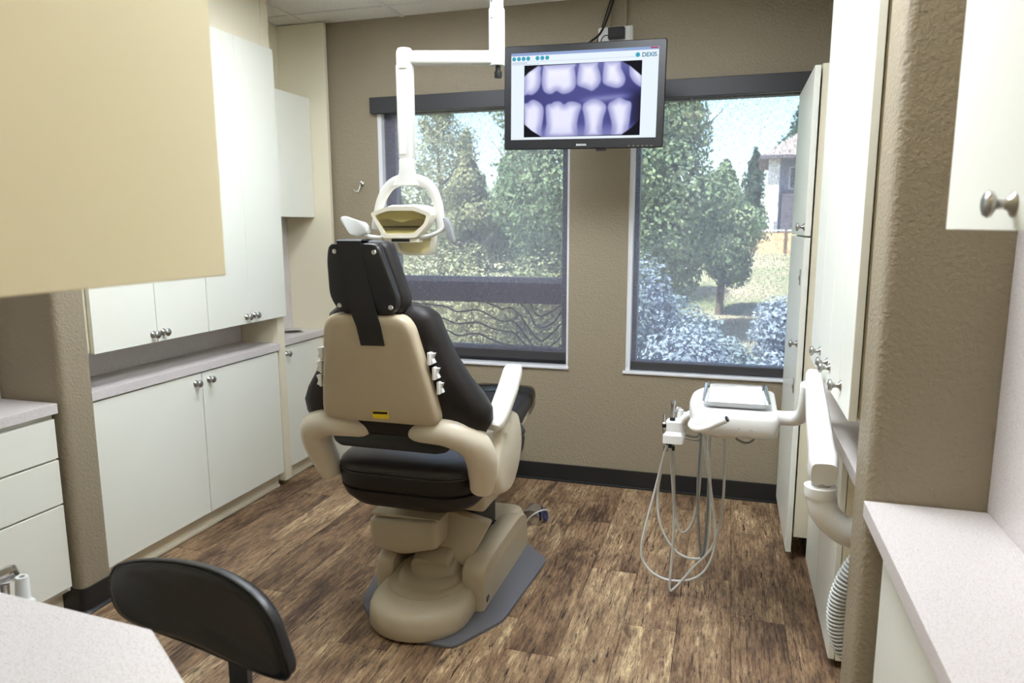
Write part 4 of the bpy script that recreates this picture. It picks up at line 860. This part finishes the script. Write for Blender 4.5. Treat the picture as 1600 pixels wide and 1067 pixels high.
obj('backrest', loft(B(), [sring(-.002, .05), sring(-.008, .02), sring(-.006, .006), sring(0, 0), sring(.014, 0), sring(.022, .006), sring(.027, .02), sring(.029, .06)]), Mt('black_vinyl'), t, smooth=50)
pr = sring(-.001, -.001); obj('piping', tubem(pr+[pr[0]], .0032, 6), Mt('black_vinyl'), bpy.data.objects[[o.name for o in bpy.data.objects if o.parent == t and o.name.startswith('backrest')][0]], smooth=60)
obj('back_post', loft(B(), [[(x, y, z) for x, y in ((xc-.024, yc), (xc+.024, yc-.006), (xc+.024, yc+.008), (xc-.024, yc+.014))] for xc, yc, z in ((-.885, 1.066, .78), (-.885, 1.066, .62), (-.885, 1.06, .52), (-.89, 1.03, .455), (-.90, .96, .443))]), Mt('black_metal'), t, smooth=40)
obj('seat', lathem([(.0001, .46), (.16, .46), (.185, .475), (.19, .50), (.18, .53), (.14, .545), (.0001, .548)], (-.90, .93, 0), (0, 0, 1), 32), Mt('black_vinyl'), t, smooth=50)
obj('gas_lift', lathem([(.0001, .09), (.03, .09), (.03, .30), (.016, .305), (.016, .46), (.0001, .46)], (-.90, .93, 0), (0, 0, 1), 16), Mt('black_metal'), t, smooth=30)
for k in range(5):
    a = 2*PI*k/5+.3; e_ = Vector((-.90+.25*math.cos(a), .93+.25*math.sin(a), .075))
    lg_ = obj('base_leg', tubem([(-.90, .93, .12), tuple(e_)], [.022, .014], 8), Mt('black_metal'), t, smooth=50)
    obj('caster', lathem([(.0001, -.012), (.027, -.012), (.027, .012), (.0001, .012)], (e_.x, e_.y, .0275), (-math.sin(a), math.cos(a), 0), 14), Mt('rubber'), lg_, smooth=30)
    obj('caster_stem', tubem([(e_.x, e_.y, .04), (e_.x, e_.y, .075)], .008, 8), Mt('nickel'), lg_)

# ================================================================== FOREGROUND INSTRUMENTS (far edge of the peninsula counter)
t = thing('instrument_holder', (-1.33, .96, .70), 'white instrument bracket on the far edge of the foreground counter', 'holder')
obj('bracket', boxm(-1.42, .925, .70, -1.27, 1.0, .745, .006), Mt('white_plastic'), t)
obj('bracket_arm', tubem([(-1.36, .92, .72), (-1.36, .80, .74), (-1.36, .80, .825)], .012, 8), Mt('white_plastic'), t)
t = thing('suction_tip', (-1.355, .965, .745), 'chrome suction handpiece with angled round head at the left edge', 'handpiece')
obj('handle', lathem([(.0001, 0), (.014, 0), (.015, .06), (.017, .095), (.0001, .095)], (-1.355, .965, .735), (0, 0, 1), 18), Mt('chrome'), t, smooth=40)
hh = obj('head', lathem([(.0001, -.028), (.015, -.028), (.017, -.02), (.017, .022), (.013, .032), (.0001, .034)], (-1.355, .965, .842), (.6, .45, .25), 18), Mt('chrome'), t, smooth=40)
obj('port', lathem([(.0001, 0), (.006, 0), (.006, .002), (.0001, .002)], (-1.353, .9478, .838), (.25, -1, .1), 12), Mt('gap_black'), hh)
t = thing('saliva_ejector', (-1.312, .975, .745), 'pale grey saliva ejector valve beside the chrome suction head', 'handpiece')
obj('valve_body', lathem([(.0001, 0), (.019, 0), (.019, .05), (.016, .058), (.0135, .062), (.0115, .105), (.0105, .108), (.0065, .108), (.0065, .09), (.0001, .09)], (-1.312, .975, .74), (.05, 0, 1), 18), Mt('hose_white'), t, smooth=35)
obj('lever', boxm(-1.298, .965, .775, -1.286, .985, .80, .003), Mt('hose_white'), t)

# ================================================================== OUTSIDE
gm = B()
gpts = [(4.3, -1.0), (8, -.75), (14, -.3), (22, .05), (30, .28), (45, .4), (120, .6)]
loft(gm, [[(x, y, z+.12*math.sin(x*.5+y*.3)*(1 if y > 6 else 0)) for x in [-90+5*i for i in range(37)]] for y, z in gpts], cap=False, closed=False)
tag(obj('ground', gm, Mt('grass'), smooth=180), 'dry sloping lawn outside the windows', kind='structure')
def gz(y): return interp(gpts, y)
def leaves(bm, c, r, n, s, rng, core=.55):
    """leaf quads scattered through the outer part of an ellipsoid"""
    c = Vector(c)
    for _ in range(n):
        while True:
            d = Vector((rng.uniform(-1, 1), rng.uniform(-1, 1), rng.uniform(-1, 1)))
            if .05 < d.length < 1: break
        d = d.normalized()*(core+(1-core)*rng.random()**.6)
        p = c+Vector((d.x*r[0], d.y*r[1], d.z*r[2]))
        nrm = (d+Vector((rng.uniform(-1, 1), rng.uniform(-1, 1), rng.uniform(-.6, 1)))*.8).normalized()
        u = nrm.orthogonal().normalized(); v = nrm.cross(u); a = rng.uniform(0, 2*PI); u, v = u*math.cos(a)+v*math.sin(a), v*math.cos(a)-u*math.sin(a)
        k = s*rng.uniform(.6, 1.3); f = [p-u*k*.5, p+v*k*.28, p+u*k*.5, p-v*k*.28]
        bm.faces.new([bm.verts.new(q) for q in f])
def tree(x, y, h, w, leaf, label, seed, n=9000, s=.16, trunk='bark', base=None, name='tree', shape='round', lo=.12, cat='tree', grp='trees beyond the windows'):
    rng = random.Random(seed); z0 = gz(y) if base is None else base
    t = thing(name, (x, y, z0), label, cat, grp); bm = B(); k = 16
    for i in range(k):
        f = (i+.5)/k; zz = z0+h*(lo+(.98-lo)*f)
        if shape == 'cone': rad = w*(1.05-f)*.95+.1
        else: rad = w*math.sin(PI*min(1, .12+f*.88))**.6
        a = rng.uniform(0, 2*PI); off = rad*.45*rng.random()
        leaves(bm, (x+off*math.cos(a), y+off*math.sin(a), zz), (rad*.75, rad*.75, h/k*1.9), n//k, s, rng)
    me = bpy.data.meshes.new('crown'); bmesh.ops.translate(bm, vec=-ORG[t.name], verts=bm.verts[:]); bm.to_mesh(me); bm.free(); me.materials.append(Mt(leaf))
    o = bpy.data.objects.new('crown', me); COL.objects.link(o); o.parent = t
    obj('trunk', tubem([(x, y, z0-.1), (x+.05*w, y, z0+h*.4), (x-.05*w, y, z0+h*.85)], [.05*w+.04, .035*w+.03, .02], 8, 3), Mt(trunk), t, smooth=60)
    for q in range(5):
        a = rng.uniform(0, 2*PI); zb_ = z0+h*rng.uniform(.25, .6)
        obj('branch', tubem([(x, y, zb_), (x+w*.4*math.cos(a), y+w*.4*math.sin(a), zb_+h*.10), (x+w*.8*math.cos(a), y+w*.8*math.sin(a), zb_+h*.2)], [.022*w+.015, .012*w+.01, .006], 6, 3), Mt(trunk), t, smooth=60)
    return t
def shrub(x, y, h, w, leaf, label, seed, n=15000, s=.055, grp='shrubs outside the right window'):
    rng = random.Random(seed); z0 = gz(y); t = thing('shrub', (x, y, z0), label, 'shrub', grp); bm = B()
    for i in range(9):
        a = rng.uniform(0, 2*PI); q = w*.5*rng.random(); f = rng.random()
        leaves(bm, (x+q*math.cos(a), y+q*math.sin(a), z0+h*(.25+.5*f)), (w*.55, w*.55, h*.33), n//9, s, rng, .3)
    me = bpy.data.meshes.new('foliage'); bmesh.ops.translate(bm, vec=-ORG[t.name], verts=bm.verts[:]); bm.to_mesh(me); bm.free(); me.materials.append(Mt(leaf))
    o = bpy.data.objects.new('foliage', me); COL.objects.link(o); o.parent = t
    for q in range(4):
        a = 2*PI*q/4+seed; obj('stem', tubem([(x, y, z0-.05), (x+w*.2*math.cos(a), y+w*.2*math.sin(a), z0+h*.4), (x+w*.45*math.cos(a), y+w*.45*math.sin(a), z0+h*.8)], [.02, .012, .005], 6, 3), Mt('bark'), t)
    return t
# right window view
tree(-1.2, 12.5, 4.9, 1.25, 'leaf_green', 'big bushy green tree filling the upper left of the right window', 1, 26000, .09, lo=.22)
tree(-.18, 15.5, 2.9, .9, 'leaf_green', 'lower rounded green tree at the right side of the big bushy tree', 2, 12000, .09, lo=.26)
tree(1.0, 36.3, 3.9, .55, 'leaf_dark', 'dark evergreen standing at the left corner of the house', 3, 3500, .2, shape='cone')
tree(4.6, 54, 9.5, 2.2, 'leaf_dark', 'treetop rising behind the roof of the house', 4, 5000, .3)
tree(1.6, 62, 6.9, 1.2, 'leaf_dark', 'slim distant tree left of the house roof', 21, 3000, .3)
SH = [(-.98, 6.3, 2.4, .65, 'leaf_sage', 'tall sage-grey shrub at the left edge of the right window'), (-.32, 6.0, 1.6, .72, 'leaf_blue', 'pale blue-grey shrub in the lower middle of the right window'),
      (.30, 5.8, 1.6, .55, 'leaf_blue', 'pale blue-grey shrub at the lower right of the right window'), (.75, 8.6, 1.45, .55, 'leaf_blue', 'taller blue-grey shrub behind the locker cabinet side of the right window'),
      (-.72, 5.3, 1.25, .45, 'leaf_olive', 'olive-grey low shrub at the bottom left of the right window'), (.02, 5.2, .95, .45, 'leaf_sage', 'small sage shrub at the very bottom of the right window'),
      (-.45, 8.6, 1.35, .7, 'leaf_sage', 'low grey-green shrub on the lawn behind the blue-grey ones'), (-.72, 7.1, 1.95, .55, 'leaf_blue', 'blue-grey shrub standing just right of the tall sage one'), (.05, 7.2, 1.35, .5, 'leaf_sage', 'sage shrub between the two pale blue-grey ones')]
for i, a in enumerate(SH): shrub(*a, seed=30+i)
# left window view
LTREES = [(-7.45, 13.5, 6.4, 1.05, 'leaf_green', 'tall tree at the left edge of the left window', 9000, 'round'), (-6.3, 17, 3.3, 1.0, 'leaf_olive', 'olive tree below the gap of sky in the left window', 8000, 'round'),
          (-8.2, 22, 4.3, 1.2, 'leaf_green', 'pointed green tree top left of the sky gap', 7000, 'cone'), (-6.4, 21, 4.0, 1.1, 'leaf_green', 'pointed green tree in the middle of the left window', 8000, 'cone'),
          (-3.55, 13.8, 6.4, 1.35, 'leaf_green', 'tall leafy tree at the right edge of the left window', 11000, 'round'), (-4.05, 15.5, 3.6, .85, 'leaf_dark', 'dark conifer near the middle of the left window', 7000, 'cone'),
          (-2.6, 16.5, 6.0, 1.4, 'leaf_green', 'green tree hidden behind the wall pier between the windows', 7000, 'round'), (-7.9, 19, 5.0, 1.5, 'leaf_olive', 'olive tree behind the headrest at the far left outside', 6000, 'round')]
for i, (x, y, h, w_, lf, lab, n_, sh_) in enumerate(LTREES): tree(x, y, h, w_, lf, lab, 50+i, int(n_*1.7), .10, 'bark_pale' if i in (1, 4, 3) else 'bark', shape=sh_)
LSH = [(-4.4, 9.6, 2.0, .95, 'brush', 'pale dry bush behind the dental light'), (-3.4, 9.3, 1.85, .95, 'brush', 'pale dry bush in the middle of the left window'), (-2.55, 9.0, 1.8, .8, 'leaf_olive', 'olive bush at the right of the left window'),
       (-5.3, 10.6, 2.1, 1.0, 'leaf_olive', 'olive bush in the left part of the left window'), (-3.1, 7.0, 1.0, .6, 'brush', 'low dry bush seen through the awning vent'), (-2.3, 6.6, 1.0, .6, 'leaf_olive', 'low olive bush at the right of the awning vent'), (-4.0, 7.4, 1.05, .65, 'leaf_olive', 'low olive bush at the left of the awning vent')]
for i, a in enumerate(LSH): shrub(*a, seed=70+i, n=7000, s=.055, grp='bushes outside the left window')
# distant tree line
rng = random.Random(5)
for i in range(14):
    x = -38+i*2.75+rng.uniform(-.3, .3); y = 56+(i%2)*5; h = rng.uniform(3.0, 4.8)
    t = thing('tree', (x, y, gz(y)), 'distant blurred tree in the row behind the nearer trees', 'tree', 'distant tree row'); bm = B()
    for q in range(6): leaves(bm, (x+rng.uniform(-.5, .5), y, gz(y)+h*(.15+.14*q)), (1.9-.22*q, 1.3, h*.2), 160, .5, rng)
    me = bpy.data.meshes.new('crown'); bmesh.ops.translate(bm, vec=-ORG[t.name], verts=bm.verts[:]); bm.to_mesh(me); bm.free(); me.materials.append(Mt('leaf_dark' if i % 2 else 'leaf_green'))
    o = bpy.data.objects.new('crown', me); COL.objects.link(o); o.parent = t
    obj('trunk', tubem([(x, y, gz(y)-.1), (x, y, gz(y)+h*.6)], [.15, .08], 6), Mt('bark'), t)
# fence
t = thing('fence', (4, 34, gz(34)), 'tan wooden board fence in front of the house', 'fence')
z0 = .30
for i in range(34): obj('board', boxm(-.1+.30*i, 34, z0, .19+.30*i, 34.03, 1.24+.01*(i % 3)), Mt('fence_wood'), t)
for i in range(8): obj('post', boxm(.9+1.35*i, 33.93, z0-.1, 1.0+1.35*i, 34.0, 1.36), Mt('bark'), t)
for z in (1.30,): obj('top_rail', boxm(-.1, 33.95, z, 10.1, 34.05, z+.06), Mt('siding_light'), t)
# house
t = thing('house', (6, 40, .3), 'two-storey grey house with hip roof outside the right window', 'house')
wl = obj('wall', boxm(2.2, 38.5, .2, 9.5, 46, 4.85), Mt('siding'), t)
obj('lower_wall', boxm(2.3, 37.9, .2, 4.5, 38.5, 3.2), Mt('siding_dark'), t)
obj('porch_post', boxm(1.62, 37.7, .2, 2.12, 38.2, 4.8), Mt('siding_light'), t)
obj('chimney', boxm(4.0, 38.4, 1.4, 5.0, 39.2, 6.9), Mt('siding_light'), t)
bm = B(); e_ = [(1.2, 37.2, 4.85), (10.3, 37.2, 4.85), (10.3, 47, 4.85), (1.2, 47, 4.85)]; rg = [(4.6, 42, 7.3), (7.4, 42, 7.3)]
v_ = [bm.verts.new(p) for p in e_+rg]
for f in ((0, 1, 5, 4), (1, 2, 5), (2, 3, 4, 5), (3, 0, 4), (3, 2, 1, 0)): bm.faces.new([v_[i] for i in f])
rf = obj('roof', bm, Mt('roof'), t); obj('fascia', boxm(1.15, 37.12, 4.70, 10.35, 37.2, 4.87), Mt('siding_dark'), rf)
for x0_, x1_, a, b in ((2.6, 3.3, 3.3, 4.4), (5.3, 6.3, 3.2, 4.4), (5.3, 6.3, 1.0, 2.3)):
    wo = obj('window', boxm(x0_, 38.42, a, x1_, 38.5, b), Mt('siding_light'), t); obj('pane', boxm(x0_+.08, 38.39, a+.08, x1_-.08, 38.42, b-.08), Mt('house_glass'), wo)
